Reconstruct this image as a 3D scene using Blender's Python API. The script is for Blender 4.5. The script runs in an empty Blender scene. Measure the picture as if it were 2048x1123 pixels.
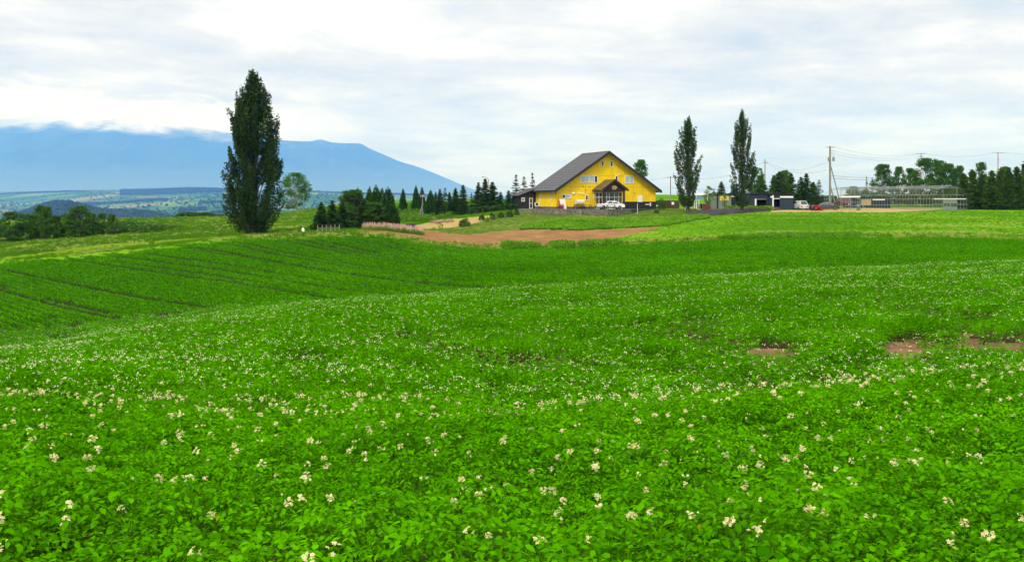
import bpy, bmesh, math, random
import numpy as np
from mathutils import Vector, Matrix

random.seed(11)
RNG = np.random.default_rng(11)
sc = bpy.context.scene
COL = sc.collection
R = math.radians

# ------------------------------------------------------------------ camera
FPX, CXP, HROW = 2000.0, 1024.0, 400.0        # focal length, centre column, horizon row of the 2048 px photograph
cam_d = bpy.data.cameras.new('camera')
cam = bpy.data.objects.new('camera', cam_d)
COL.objects.link(cam)
cam.location = (0, 0, 0)
cam.rotation_euler = (R(90), 0, 0)
cam_d.sensor_width = 36.0
cam_d.lens = FPX / 2048.0 * 36.0
cam_d.shift_y = -(561.5 - HROW) / 2048.0
cam_d.clip_start = 0.1
cam_d.clip_end = 200000.0
sc.camera = cam

# ------------------------------------------------------------------ light
SUN_EL, SUN_AZ = 50.0, -150.0                 # azimuth from +Y (view direction) clockwise; the sun stands behind the camera
world = bpy.data.worlds.new('World')
sc.world = world
world.use_nodes = True


def build_world():
    nt = world.node_tree
    nt.nodes.clear()
    N, L = nt.nodes.new, nt.links.new

    def math_(op, a, b=None, c=None, clamp=False):
        n = N('ShaderNodeMath'); n.operation = op; n.use_clamp = clamp
        for i, v in enumerate((a, b, c)):
            if v is None:
                continue
            if isinstance(v, (int, float)):
                n.inputs[i].default_value = v
            else:
                L(v, n.inputs[i])
        return n.outputs[0]

    def noise(vec, scale, detail, rough, dist=0.0):
        n = N('ShaderNodeTexNoise')
        L(vec, n.inputs['Vector'])
        n.inputs['Scale'].default_value = scale
        n.inputs['Detail'].default_value = detail
        n.inputs['Roughness'].default_value = rough
        n.inputs['Distortion'].default_value = dist
        return n.outputs[0]

    def ramp(fac, stops):
        n = N('ShaderNodeValToRGB')
        L(fac, n.inputs[0])
        while len(n.color_ramp.elements) < len(stops):
            n.color_ramp.elements.new(0.5)
        for e, (p, c) in zip(n.color_ramp.elements, stops):
            e.position = p
            e.color = (c[0], c[1], c[2], 1)
        return n.outputs[0]

    sky = N('ShaderNodeTexSky'); sky.sky_type = 'NISHITA'; sky.sun_disc = False
    sky.sun_elevation = R(SUN_EL); sky.sun_rotation = R(SUN_AZ)
    sky.altitude = 250
    tc = N('ShaderNodeTexCoord')
    sep = N('ShaderNodeSeparateXYZ'); L(tc.outputs['Generated'], sep.inputs[0])
    x, y, z = sep.outputs
    zp = math_('ADD', math_('MAXIMUM', z, 0.0), 0.10)
    comb = N('ShaderNodeCombineXYZ')                      # the cloud sheet, seen from below
    L(math_('DIVIDE', x, zp), comb.inputs[0]); L(math_('DIVIDE', y, zp), comb.inputs[1])
    plane = comb.outputs[0]
    comb2 = N('ShaderNodeCombineXYZ')                     # stacked heaps low in the sky
    L(math_('MULTIPLY', x, 1.0), comb2.inputs[0]); L(math_('MULTIPLY', y, 1.0), comb2.inputs[1])
    L(math_('MULTIPLY', z, 3.2), comb2.inputs[2])
    heaps = comb2.outputs[0]
    n1 = noise(plane, 0.55, 10, 0.58, 0.6)
    n2 = noise(heaps, 5.0, 9, 0.55, 0.35)
    n3 = noise(plane, 1.7, 8, 0.62, 0.4)
    low = math_('SUBTRACT', 1.0, math_('DIVIDE', z, 0.15, clamp=True), clamp=True)   # heaps take over towards the horizon
    s = math_('ADD', math_('MULTIPLY', n1, 0.62), math_('MULTIPLY', n3, 0.38))
    mixn = math_('ADD', math_('MULTIPLY', s, math_('SUBTRACT', 1.0, math_('MULTIPLY', low, 0.55))),
                 math_('MULTIPLY', n2, math_('MULTIPLY', low, 0.55)))
    col = ramp(mixn, [(0.37, (5.7, 6.0, 6.15)), (0.44, (6.5, 6.65, 6.65)), (0.50, (7.5, 7.5, 7.45)), (0.57, (9.0, 9.0, 8.85))])
    # heaped white cloud resting on the volcano, low on the left
    n4 = noise(heaps, 13.0, 9, 0.58, 0.6)
    el = math_('DIVIDE', math_('SUBTRACT', z, math_('MULTIPLY_ADD', math_('ADD', x, 0.5), -0.05, 0.088)), 0.019)
    bell = math_('POWER', 2.718, math_('MULTIPLY', math_('MULTIPLY', el, el), -1.0))
    azm = math_('MULTIPLY', math_('SUBTRACT', -0.14, x), 8.0, clamp=True)
    puff = math_('MULTIPLY', math_('SUBTRACT', math_('ADD', math_('MULTIPLY', bell, 0.42), n4), 0.66), 6.0, clamp=True)
    bank = math_('MULTIPLY', puff, azm, clamp=True)
    mb_ = N('ShaderNodeMix'); mb_.data_type = 'RGBA'
    L(bank, mb_.inputs[0]); L(col, mb_.inputs[6]); mb_.inputs[7].default_value = (10.4, 10.3, 10.2, 1)
    col = mb_.outputs[2]
    gap = math_('MULTIPLY', math_('SUBTRACT', 0.43, mixn), 6.0, clamp=True)
    cover = math_('SUBTRACT', 1.0, math_('MULTIPLY', gap, 0.35))
    mix = N('ShaderNodeMix'); mix.data_type = 'RGBA'
    L(cover, mix.inputs[0]); L(sky.outputs[0], mix.inputs[6]); L(col, mix.inputs[7])
    # overcast sky: brighter overhead than at the horizon
    up = math_('MULTIPLY_ADD', math_('MAXIMUM', z, 0.0), 2.0, 0.80)
    vm = N('ShaderNodeVectorMath'); vm.operation = 'SCALE'
    L(mix.outputs[2], vm.inputs[0]); L(up, vm.inputs['Scale'])
    bg = N('ShaderNodeBackground'); bg.inputs['Strength'].default_value = 0.1
    L(vm.outputs[0], bg.inputs['Color'])
    out = N('ShaderNodeOutputWorld'); L(bg.outputs[0], out.inputs['Surface'])


build_world()
sun_d = bpy.data.lights.new('sun', 'SUN')
sun_d.energy = 2.6
sun_d.angle = R(9)
sun_d.color = (1.0, 0.975, 0.93)
sun = bpy.data.objects.new('sun', sun_d)
COL.objects.link(sun)
_sd = Vector((math.sin(R(SUN_AZ)) * math.cos(R(SUN_EL)), math.cos(R(SUN_AZ)) * math.cos(R(SUN_EL)), math.sin(R(SUN_EL))))
sun.rotation_euler = _sd.to_track_quat('Z', 'Y').to_euler()
sun.location = _sd * 50

vs = sc.view_settings
vs.view_transform = 'Standard'; vs.look = 'None'; vs.gamma = 1.0; vs.use_curve_mapping = False
vs.exposure = 0.10
sc.cycles.use_denoising = True
sc.cycles.max_bounces = 6
sc.cycles.diffuse_bounces = 2
sc.cycles.glossy_bounces = 2
sc.cycles.transmission_bounces = 4
sc.cycles.transparent_max_bounces = 12
sc.cycles.volume_bounces = 2
sc.cycles.use_fast_gi = False


# ------------------------------------------------------------------ materials
def nodes_of(m):
    m.use_nodes = True
    nt = m.node_tree
    nt.nodes.clear()
    return nt, nt.nodes.new, nt.links.new


MATS = {}


def mat(name, col, rough=0.7, var=0.12, scale=3.0, col2=None, spec=0.3, metal=0.0, bump=0.0, bscale=None, coords='Object'):
    """plain surface: base colour with a little procedural mottling"""
    if name in MATS:
        return MATS[name]
    m = bpy.data.materials.new(name); MATS[name] = m
    nt, N, L = nodes_of(m)
    out = N('ShaderNodeOutputMaterial'); b = N('ShaderNodeBsdfPrincipled')
    L(b.outputs[0], out.inputs[0])
    b.inputs['Roughness'].default_value = rough
    b.inputs['Metallic'].default_value = metal
    b.inputs['Specular IOR Level'].default_value = spec
    tc = N('ShaderNodeTexCoord')
    nz = N('ShaderNodeTexNoise'); nz.inputs['Scale'].default_value = scale; nz.inputs['Detail'].default_value = 6
    nz.inputs['Roughness'].default_value = 0.6
    L(tc.outputs[coords], nz.inputs['Vector'])
    rp = N('ShaderNodeValToRGB'); L(nz.outputs[0], rp.inputs[0])
    c2 = col2 if col2 else tuple(min(1, c * (1 + var)) for c in col)
    c1 = col if col2 else tuple(c * (1 - var) for c in col)
    rp.color_ramp.elements[0].position = 0.33; rp.color_ramp.elements[0].color = (*c1, 1)
    rp.color_ramp.elements[1].position = 0.67; rp.color_ramp.elements[1].color = (*c2, 1)
    L(rp.outputs[0], b.inputs['Base Color'])
    if bump:
        bn = N('ShaderNodeTexNoise'); bn.inputs['Scale'].default_value = bscale or scale * 4; bn.inputs['Detail'].default_value = 5
        L(tc.outputs[coords], bn.inputs['Vector'])
        bm_ = N('ShaderNodeBump'); bm_.inputs['Strength'].default_value = bump; bm_.inputs['Distance'].default_value = 0.05
        L(bn.outputs[0], bm_.inputs['Height']); L(bm_.outputs[0], b.inputs['Normal'])
    return m


def leaf_mat(name, c_dark, c_light, transl=0.25, rough=0.5, spec=0.3, nscale=0.35, isl=0.5, sick=None):
    """foliage: each leaf its own shade (random per island), slow drift over the plant, some light through the blade"""
    if name in MATS:
        return MATS[name]
    m = bpy.data.materials.new(name); MATS[name] = m
    nt, N, L = nodes_of(m)
    out = N('ShaderNodeOutputMaterial'); b = N('ShaderNodeBsdfPrincipled'); t = N('ShaderNodeBsdfTranslucent')
    mx = N('ShaderNodeMixShader'); mx.inputs[0].default_value = transl
    L(b.outputs[0], mx.inputs[1]); L(t.outputs[0], mx.inputs[2]); L(mx.outputs[0], out.inputs[0])
    b.inputs['Roughness'].default_value = rough
    b.inputs['Specular IOR Level'].default_value = spec
    g = N('ShaderNodeNewGeometry')
    nz = N('ShaderNodeTexNoise'); nz.inputs['Scale'].default_value = nscale; nz.inputs['Detail'].default_value = 3
    L(g.outputs['Position'], nz.inputs['Vector'])
    a = N('ShaderNodeMath'); a.operation = 'MULTIPLY'; a.inputs[1].default_value = isl
    L(g.outputs['Random Per Island'], a.inputs[0])
    b2 = N('ShaderNodeMath'); b2.operation = 'MULTIPLY'; b2.inputs[1].default_value = 2.2 * (1 - isl)
    sb = N('ShaderNodeMath'); sb.operation = 'SUBTRACT'; sb.inputs[1].default_value = 0.28
    L(nz.outputs[0], sb.inputs[0]); L(sb.outputs[0], b2.inputs[0])
    ad = N('ShaderNodeMath'); ad.operation = 'ADD'; ad.use_clamp = True
    L(a.outputs[0], ad.inputs[0]); L(b2.outputs[0], ad.inputs[1])
    cm = N('ShaderNodeMix'); cm.data_type = 'RGBA'
    cm.inputs[6].default_value = (*c_dark, 1); cm.inputs[7].default_value = (*c_light, 1)
    L(ad.outputs[0], cm.inputs[0])
    colour = cm.outputs[2]
    if sick:                                              # now and then a yellowed leaf
        gt = N('ShaderNodeMath'); gt.operation = 'GREATER_THAN'; gt.inputs[1].default_value = 0.994; L(g.outputs['Random Per Island'], gt.inputs[0])
        sm = N('ShaderNodeMix'); sm.data_type = 'RGBA'; sm.inputs[7].default_value = (*sick, 1); L(gt.outputs[0], sm.inputs[0]); L(colour, sm.inputs[6]); colour = sm.outputs[2]
    L(colour, b.inputs['Base Color'])
    hs = N('ShaderNodeHueSaturation'); hs.inputs['Hue'].default_value = 0.485; hs.inputs['Value'].default_value = 1.5
    L(cm.outputs[2], hs.inputs['Color']); L(hs.outputs[0], t.inputs['Color'])
    return m


def ground_mat(name, stops, scale=0.12, fine=2.2, rough=0.95, bump=0.5, stretch=(1, 1, 1)):
    """earth or turf: two octaves of noise through a colour ramp, fine relief"""
    if name in MATS:
        return MATS[name]
    m = bpy.data.materials.new(name); MATS[name] = m
    nt, N, L = nodes_of(m)
    out = N('ShaderNodeOutputMaterial'); b = N('ShaderNodeBsdfPrincipled'); L(b.outputs[0], out.inputs[0])
    b.inputs['Roughness'].default_value = rough; b.inputs['Specular IOR Level'].default_value = 0.0
    tc = N('ShaderNodeTexCoord'); mp = N('ShaderNodeMapping'); mp.inputs['Scale'].default_value = stretch
    L(tc.outputs['Object'], mp.inputs[0])
    n1 = N('ShaderNodeTexNoise'); n1.inputs['Scale'].default_value = scale; n1.inputs['Detail'].default_value = 7
    n2 = N('ShaderNodeTexNoise'); n2.inputs['Scale'].default_value = fine; n2.inputs['Detail'].default_value = 5
    for n in (n1, n2):
        L(mp.outputs[0], n.inputs['Vector']); n.inputs['Roughness'].default_value = 0.62
    a = N('ShaderNodeMath'); a.operation = 'MULTIPLY'; a.inputs[1].default_value = 0.62
    c = N('ShaderNodeMath'); c.operation = 'MULTIPLY_ADD'; c.inputs[1].default_value = 0.38
    L(n1.outputs[0], a.inputs[0]); L(n2.outputs[0], c.inputs[0]); L(a.outputs[0], c.inputs[2])
    rp = N('ShaderNodeValToRGB'); L(c.outputs[0], rp.inputs[0])
    while len(rp.color_ramp.elements) < len(stops):
        rp.color_ramp.elements.new(0.5)
    for e, (p, cc) in zip(rp.color_ramp.elements, stops):
        e.position = p; e.color = (*cc, 1)
    L(rp.outputs[0], b.inputs['Base Color'])
    bp = N('ShaderNodeBump'); bp.inputs['Strength'].default_value = bump; bp.inputs['Distance'].default_value = 0.15
    L(n2.outputs[0], bp.inputs['Height']); L(bp.outputs[0], b.inputs['Normal'])
    return m


def glass_mat(name='window_glass', col=(0.05, 0.07, 0.08)):
    return mat(name, col, rough=0.08, var=0.2, scale=1.0, spec=0.8)


# ------------------------------------------------------------------ mesh helpers
def tag(o, label=None, cat=None, group=None, kind=None):
    if label: o['label'] = label
    if cat: o['category'] = cat
    if group: o['group'] = group
    if kind: o['kind'] = kind
    return o


def empty(name, loc=(0, 0, 0), rz=0.0, parent=None):
    o = bpy.data.objects.new(name, None)
    o.empty_display_size = 0.3
    o.location = loc; o.rotation_euler = (0, 0, rz)
    COL.objects.link(o)
    if parent: o.parent = parent
    return o


def mesh_np(name, V, F, mats, mi=None, smooth=False):
    """V (n,3), F (m,k) with one k, or a list of such arrays"""
    Fs = F if isinstance(F, list) else [F]
    Fs = [np.asarray(f, dtype=np.int32) for f in Fs if len(f)]
    V = np.asarray(V, dtype=np.float32)
    me = bpy.data.meshes.new(name)
    me.vertices.add(len(V)); me.vertices.foreach_set('co', V.ravel())
    loops = np.concatenate([f.ravel() for f in Fs])
    tot = np.concatenate([np.full(len(f), f.shape[1], dtype=np.int32) for f in Fs])
    start = np.concatenate([[0], np.cumsum(tot)[:-1]]).astype(np.int32)
    me.loops.add(len(loops)); me.loops.foreach_set('vertex_index', loops)
    me.polygons.add(len(tot))
    me.polygons.foreach_set('loop_start', start); me.polygons.foreach_set('loop_total', tot)
    if mi is not None:
        me.polygons.foreach_set('material_index', np.asarray(mi, dtype=np.int32))
    if smooth:
        me.polygons.foreach_set('use_smooth', np.ones(len(tot), dtype=bool))
    for m in (mats if isinstance(mats, (list, tuple)) else [mats]):
        me.materials.append(m)
    me.update(calc_edges=True)
    return me


def link(name, me, parent=None, loc=(0, 0, 0), rot=(0, 0, 0), scl=(1, 1, 1)):
    o = bpy.data.objects.new(name, me)
    COL.objects.link(o)
    o.location = loc; o.rotation_euler = rot; o.scale = scl
    if parent: o.parent = parent
    return o


class MB:
    """collects shapes for ONE mesh"""
    def __init__(s):
        s.v = []; s.f = []; s.mi = []

    def add(s, V, F, mi=0):
        n = len(s.v)
        s.v += [tuple(p) for p in V]
        s.f += [tuple(i + n for i in f) for f in F]
        s.mi += [mi] * len(F)
        return s

    def box(s, x0, x1, y0, y1, z0, z1, mi=0):
        V = [(x, y, z) for z in (z0, z1) for y in (y0, y1) for x in (x0, x1)]
        return s.add(V, [(0, 2, 3, 1), (4, 5, 7, 6), (0, 1, 5, 4), (2, 6, 7, 3), (0, 4, 6, 2), (1, 3, 7, 5)], mi)

    def prism(s, poly, a, b, axis='y', mi=0):
        """poly in the plane across axis, extruded from a to b"""
        n = len(poly)
        if axis == 'y':
            V = [(p[0], a, p[1]) for p in poly] + [(p[0], b, p[1]) for p in poly]
        elif axis == 'x':
            V = [(a, p[0], p[1]) for p in poly] + [(b, p[0], p[1]) for p in poly]
        else:
            V = [(p[0], p[1], a) for p in poly] + [(p[0], p[1], b) for p in poly]
        F = [tuple(range(n)), tuple(range(2 * n - 1, n - 1, -1))]
        F += [(i, i + n, (i + 1) % n + n, (i + 1) % n) for i in range(n)]
        return s.add(V, F, mi)

    def tube(s, pts, r, n=6, mi=0, cap=True):
        pts = [Vector(p) for p in pts]
        rs = r if isinstance(r, (list, tuple)) else [r] * len(pts)
        V = []
        for i, p in enumerate(pts):
            d = (pts[min(i + 1, len(pts) - 1)] - pts[max(i - 1, 0)]).normalized()
            u = d.cross(Vector((0, 0, 1)))
            if u.length < 0.05: u = d.cross(Vector((0, 1, 0)))
            u.normalize(); w = d.cross(u)
            for k in range(n):
                a = 2 * math.pi * k / n
                V.append(p + (u * math.cos(a) + w * math.sin(a)) * rs[i])
        F = []
        for i in range(len(pts) - 1):
            for k in range(n):
                F.append((i * n + k, i * n + (k + 1) % n, (i + 1) * n + (k + 1) % n, (i + 1) * n + k))
        if cap:
            F.append(tuple(range(n - 1, -1, -1))); F.append(tuple(range((len(pts) - 1) * n, len(pts) * n)))
        return s.add(V, F, mi)

    def lathe(s, prof, c=(0, 0, 0), n=12, mi=0, squash=(1, 1)):
        V = []
        for r, z in prof:
            for k in range(n):
                a = 2 * math.pi * k / n
                V.append((c[0] + r * squash[0] * math.cos(a), c[1] + r * squash[1] * math.sin(a), c[2] + z))
        F = [(i * n + k, i * n + (k + 1) % n, (i + 1) * n + (k + 1) % n, (i + 1) * n + k) for i in range(len(prof) - 1) for k in range(n)]
        F.append(tuple(range(n - 1, -1, -1))); F.append(tuple(range((len(prof) - 1) * n, len(prof) * n)))
        return s.add(V, F, mi)

    def mesh(s, name, mats, smooth=False):
        me = bpy.data.meshes.new(name)
        me.from_pydata(s.v, [], s.f)
        for m in (mats if isinstance(mats, (list, tuple)) else [mats]):
            me.materials.append(m)
        if any(s.mi):
            me.polygons.foreach_set('material_index', s.mi)
        bm = bmesh.new(); bm.from_mesh(me); bmesh.ops.recalc_face_normals(bm, faces=bm.faces); bm.to_mesh(me); bm.free()
        if smooth:
            me.polygons.foreach_set('use_smooth', [True] * len(me.polygons))
        me.update()
        return me

    def build(s, name, mats, parent=None, smooth=False, **k):
        return link(name, s.mesh(name, mats, smooth), parent, **k)


# ------------------------------------------------------------------ terrain
# heights along a fan of lines of sight: column -> [(distance ahead, photo row)], z follows from the row
def zrow(row, d):
    return -(row - HROW) / FPX * d


PROF = {
    -700: [(2, 1150), (4.4, 1123), (7, 890), (12, 812), (20, 768), (30, 740), (38, 724), (48, 742), (65, 706), (85, 625), (105, 580), (122, 552), (135, 535), (165, 505), (200, 480), (250, 452), (320, 450)],
    0: [(2, 1150), (4.4, 1123), (7, 905), (12, 810), (20, 748), (30, 717), (40, 702), (50, 718), (65, 676), (85, 600), (105, 552), (122, 525), (135, 510), (152, 494), (175, 477), (210, 455), (260, 441), (320, 447)],
    250: [(2, 1150), (4.4, 1123), (8, 900), (14, 802), (22, 730), (32, 688), (42, 664), (52, 680), (66, 642), (85, 580), (105, 532), (122, 504), (135, 492), (165, 469), (200, 452), (235, 438), (320, 447)],
    500: [(2, 1150), (4.4, 1123), (8.5, 905), (15, 795), (24, 707), (34, 655), (44, 627), (55, 641), (68, 612), (85, 560), (105, 513), (124, 475), (140, 470), (165, 455), (200, 443), (235, 432), (320, 443)],
    740: [(2, 1150), (4.4, 1123), (9, 890), (16, 775), (26, 680), (36, 628), (47, 600), (57, 613), (70, 596), (90, 545), (108, 505), (124, 471), (140, 463), (165, 452), (190, 438), (210, 425), (235, 408), (300, 402), (400, 408)],
    900: [(2, 1150), (4.4, 1123), (8.5, 905), (11, 850), (16, 795), (25, 700), (36, 630), (49, 589), (58, 602), (71, 586), (90, 543), (108, 513), (124, 491), (135, 482), (150, 468), (165, 451), (180, 436), (200, 424), (235, 406), (300, 401), (400, 406)],
    1020: [(2, 1150), (4.4, 1123), (8, 925), (10, 852), (14.5, 840), (20, 770), (30, 670), (40, 611), (50, 580), (60, 593), (72, 575), (90, 538), (108, 513), (124, 496), (135, 489), (150, 467), (165, 441), (178, 424.5), (200, 417), (240, 403), (300, 399), (400, 405)],
    1160: [(2, 1150), (4.4, 1123), (8, 925), (10.5, 833), (15, 826), (20, 765), (30, 662), (40, 605), (51, 571), (61, 583), (73, 566), (91, 528), (108, 507), (124, 494), (135, 486), (150, 461), (162, 430.5), (172, 427), (185, 424), (200, 415), (240, 401), (300, 394), (400, 400)],
    1320: [(2, 1150), (4.4, 1123), (8, 925), (11, 813), (15, 812), (20, 758), (30, 655), (40, 600), (52, 560), (62, 571), (75, 555), (92, 519), (108, 500), (124, 485), (135, 478), (150, 460), (165, 436), (178, 420), (200, 414), (240, 400), (300, 389), (400, 395)],
    1600: [(2, 1150), (4.4, 1123), (8, 925), (12.5, 780), (16, 787), (22, 715), (30, 650), (40, 590), (56, 545), (65, 552), (78, 535), (95, 505), (110, 487), (124, 474), (140, 459), (160, 440), (180, 423), (200, 415), (240, 409), (300, 406), (400, 404)],
    1900: [(2, 1150), (4.4, 1123), (8, 925), (13.5, 752), (17, 766), (23, 700), (30, 646), (40, 588), (60, 531), (68, 538), (80, 525), (95, 503), (110, 486), (124, 473), (145, 454), (165, 437), (185, 421), (210, 416), (300, 409), (400, 406)],
    2048: [(2, 1150), (4.4, 1123), (8, 925), (14, 741), (17.5, 757), (23, 698), (30, 644), (40, 586), (60, 525), (68, 533), (80, 522), (95, 503), (110, 488), (124, 478), (145, 456), (165, 438), (185, 422), (210, 417), (300, 410), (400, 406)],
    2800: [(2, 1150), (4.4, 1123), (8, 925), (14, 735), (18, 745), (24, 690), (32, 630), (42, 575), (60, 525), (70, 532), (85, 518), (110, 495), (124, 485), (145, 465), (165, 447), (185, 432), (210, 425), (300, 415), (400, 408)],
}
FAR = {   # metres of height: the valley to the left and the plain beyond
    -700: [(600, -35), (1500, -62), (3000, -85), (4500, -75), (6500, -55), (9000, -30), (12000, 20), (15000, 90), (19000, 120), (30000, 150)],
    0: [(600, -32), (1500, -62), (3000, -85), (4500, -75), (6500, -42), (9000, -10), (11000, 70), (13000, 40), (15000, 120), (19000, 140), (30000, 150)],
    250: [(600, -32), (1500, -62), (3000, -85), (4500, -72), (5500, -45), (7000, -12), (8500, 22), (10000, 78), (11500, 60), (15000, 90), (19000, 120), (30000, 150)],
    500: [(600, -32), (1500, -62), (3000, -80), (4300, -55), (5500, -25), (7000, 12), (8500, 50), (9600, 88), (11000, 70), (15000, 80), (19000, 120), (30000, 150)],
    740: [(600, -20), (1500, -55), (3000, -62), (4500, -48), (6500, -15), (8500, 25), (9600, 62), (11000, 50), (15000, 70), (19000, 120), (30000, 150)],
    900: [(600, -12), (1500, -30), (3000, -40), (6000, -20), (9000, 20), (15000, 50), (30000, 100)],
    1020: [(600, -6), (1500, -20), (3000, -25), (6000, -15), (9000, 0), (15000, 20), (30000, 60)],
    1160: [(600, -4), (1500, -15), (6000, -15), (15000, 0), (30000, 20)],
    1320: [(600, -4), (1500, -15), (6000, -15), (15000, 0), (30000, 20)],
    1600: [(600, -6), (1500, -15), (6000, -15), (15000, 0), (30000, 20)],
    1900: [(600, -6), (1500, -15), (6000, -15), (15000, 0), (30000, 20)],
    2048: [(600, -6), (1500, -15), (6000, -15), (15000, 0), (30000, 20)],
    2800: [(600, -6), (1500, -15), (6000, -15), (15000, 0), (30000, 20)],
}


def pchip(xk, yk, xq):
    """monotone cubic through the knots"""
    xk = np.asarray(xk, float); yk = np.asarray(yk, float)
    h = np.diff(xk); dl = np.diff(yk, axis=0) / (h if yk.ndim == 1 else h[:, None])
    m = np.zeros_like(yk)
    m[0] = dl[0]; m[-1] = dl[-1]
    hh = h if yk.ndim == 1 else h[:, None]
    w1 = 2 * hh[1:] + hh[:-1]; w2 = hh[1:] + 2 * hh[:-1]
    with np.errstate(divide='ignore', invalid='ignore'):
        mm = (w1 + w2) / (w1 / dl[:-1] + w2 / dl[1:])
    m[1:-1] = np.where(dl[:-1] * dl[1:] > 0, mm, 0)
    i = np.clip(np.searchsorted(xk, xq) - 1, 0, len(xk) - 2)
    return xk, yk, m, i


def hermite(xk, yk, m, i, xq):
    h = xk[i + 1] - xk[i]; t = np.clip((xq - xk[i]) / h, 0, 1)
    return (yk[i] * (2 * t**3 - 3 * t**2 + 1) + m[i] * h * (t**3 - 2 * t**2 + t) + yk[i + 1] * (3 * t**2 - 2 * t**3) + m[i + 1] * h * (t**3 - t**2))


LG = np.linspace(math.log(1.0), math.log(31000.0), 2600)
_cols = sorted(PROF)
_tk = np.array([(c - CXP) / FPX for c in _cols])
_tab = []
for c in _cols:
    pts = [(d, zrow(r_, d)) for d, r_ in PROF[c]]
    pts[0] = (1.0, -1.50); pts.insert(1, (2.6, -1.52))
    pts += FAR[c]
    xs = [math.log(p[0]) for p in pts]; ys = [p[1] for p in pts]
    xk, yk, m, i = pchip(xs, ys, LG)
    zz = hermite(xk, yk, m, i, LG)
    _tab.append(zz)
TAB = np.array(_tab)                         # columns x distances
# the rows above trace the top of the crop; the soil lies half a metre lower
_g = np.exp(LG)
TAB -= 0.46 * (1 - np.clip((_g - 122.6) / 2.6, 0, 1))[None, :]
_xk, _yk, _m, _ = pchip(_tk, TAB, np.array([0.0]))


def vnoise(x, y, s, seed=0):
    """smooth value noise 0..1"""
    x = np.asarray(x) / s; y = np.asarray(y) / s
    xi = np.floor(x).astype(np.int64); yi = np.floor(y).astype(np.int64)
    u = x - xi; v = y - yi
    u = u * u * (3 - 2 * u); v = v * v * (3 - 2 * v)

    def hsh(a, b):
        n = (a * 374761393 + b * 668265263 + seed * 982451653) & 0x7fffffff
        n = ((n ^ (n >> 13)) * 1274126177) & 0x7fffffff
        return ((n ^ (n >> 16)) & 0xffff) / 65535.0
    return (hsh(xi, yi) * (1 - u) + hsh(xi + 1, yi) * u) * (1 - v) + (hsh(xi, yi + 1) * (1 - u) + hsh(xi + 1, yi + 1) * u) * v


def zt(x, y):
    x = np.atleast_1d(np.asarray(x, float)); y = np.atleast_1d(np.asarray(y, float))
    a = np.arctan2(x, y)
    ac = np.clip(a, math.atan(_tk[0]), math.atan(_tk[-1]))
    t = np.tan(ac)
    d = np.maximum(np.hypot(x, y) * np.cos(ac), 1.0)
    f = (np.log(d) - LG[0]) / (LG[1] - LG[0])
    j = np.clip(f.astype(int), 0, len(LG) - 2); w = np.clip(f - j, 0, 1)
    i = np.clip(np.searchsorted(_tk, t) - 1, 0, len(_tk) - 2)
    h = _tk[i + 1] - _tk[i]; u = np.clip((t - _tk[i]) / h, 0, 1)
    z = 0
    for jj, ww in ((j, 1 - w), (j + 1, w)):
        z = z + ww * (_yk[i, jj] * (2 * u**3 - 3 * u**2 + 1) + _m[i, jj] * h * (u**3 - 2 * u**2 + u)
                      + _yk[i + 1, jj] * (3 * u**2 - 2 * u**3) + _m[i + 1, jj] * h * (u**3 - u**2))
    # wooded spur in the valley
    px = CXP + FPX * t
    z = z + (0.7 + 0.55 * vnoise(x, y, 260, 55)) * 70 * np.exp(-((px - 120) / 85)**2 - ((d - 3700) / 450)**2) + (0.6 + 0.7 * vnoise(x, y, 220, 56)) * 44 * np.exp(-((px - 275) / 70)**2 - ((d - 3600) / 350)**2)
    roll = np.clip((d - 3800) / 2500, 0, 1) * np.clip((16000 - d) / 4000, 0, 1)
    z = z + roll * ((vnoise(x, y * .6, 1500, 51) - .5) * 85 + (vnoise(x, y * .7, 520, 52) - .5) * 16)
    return z


def z1(x, y):
    return float(zt(x, y)[0])


def at(px, d):
    """ground point in the given direction at the given distance ahead"""
    x = (px - CXP) / FPX * d
    return Vector((x, d, z1(x, d)))


def hit(px, row, d0=118.0, d1=400.0):
    """first ground point beyond d0 that is seen at that place"""
    d = np.exp(np.linspace(math.log(d0), math.log(d1), 900))
    x = (px - CXP) / FPX * d
    rr = HROW - FPX * zt(x, d) / d
    k = np.nonzero(rr <= row)[0]
    kk = k[0] if len(k) else len(d) - 1
    return (float(x[kk]), float(d[kk]))


def hitpoly(pp, d0=118.0):
    return np.array([hit(p[0], p[1], d0) for p in pp])


def inside(poly, x, y):
    x = np.asarray(x); y = np.asarray(y)
    c = np.zeros(x.shape, bool)
    n = len(poly)
    for i in range(n):
        x0, y0 = poly[i]; x1, y1 = poly[(i + 1) % n]
        if y0 == y1: continue
        c ^= ((y0 > y) != (y1 > y)) & (x < (x1 - x0) * (y - y0) / (y1 - y0) + x0)
    return c


DIRT = hitpoly([(700, 460), (745, 459), (800, 457), (850, 460), (905, 467), (940, 470), (985, 463), (1040, 459), (1160, 462), (1250, 457), (1330, 453),
                (1270, 468), (1200, 480), (1140, 488), (1060, 491), (1000, 494), (960, 497), (900, 493), (850, 487), (800, 478), (745, 469)])
PATH = hitpoly([(830, 459), (900, 455), (945, 447), (985, 437), (1040, 428), (1040, 423), (985, 431), (930, 436), (870, 440), (845, 448), (790, 456)])
LAWN = hitpoly([(850, 459), (905, 467), (940, 470), (985, 463), (1040, 459), (1052, 450), (1100, 443), (1180, 439), (1290, 436), (1410, 431), (1500, 424), (1530, 418), (1400, 412),
                (1310, 414), (1262, 424), (1165, 432), (1108, 428), (1040, 424), (985, 437), (945, 447), (900, 455)])
PUMP = hitpoly([(1040, 459), (1052, 450), (1100, 443), (1190, 440), (1290, 438), (1410, 431), (1420, 436), (1330, 452), (1250, 456), (1160, 461)])
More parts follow.
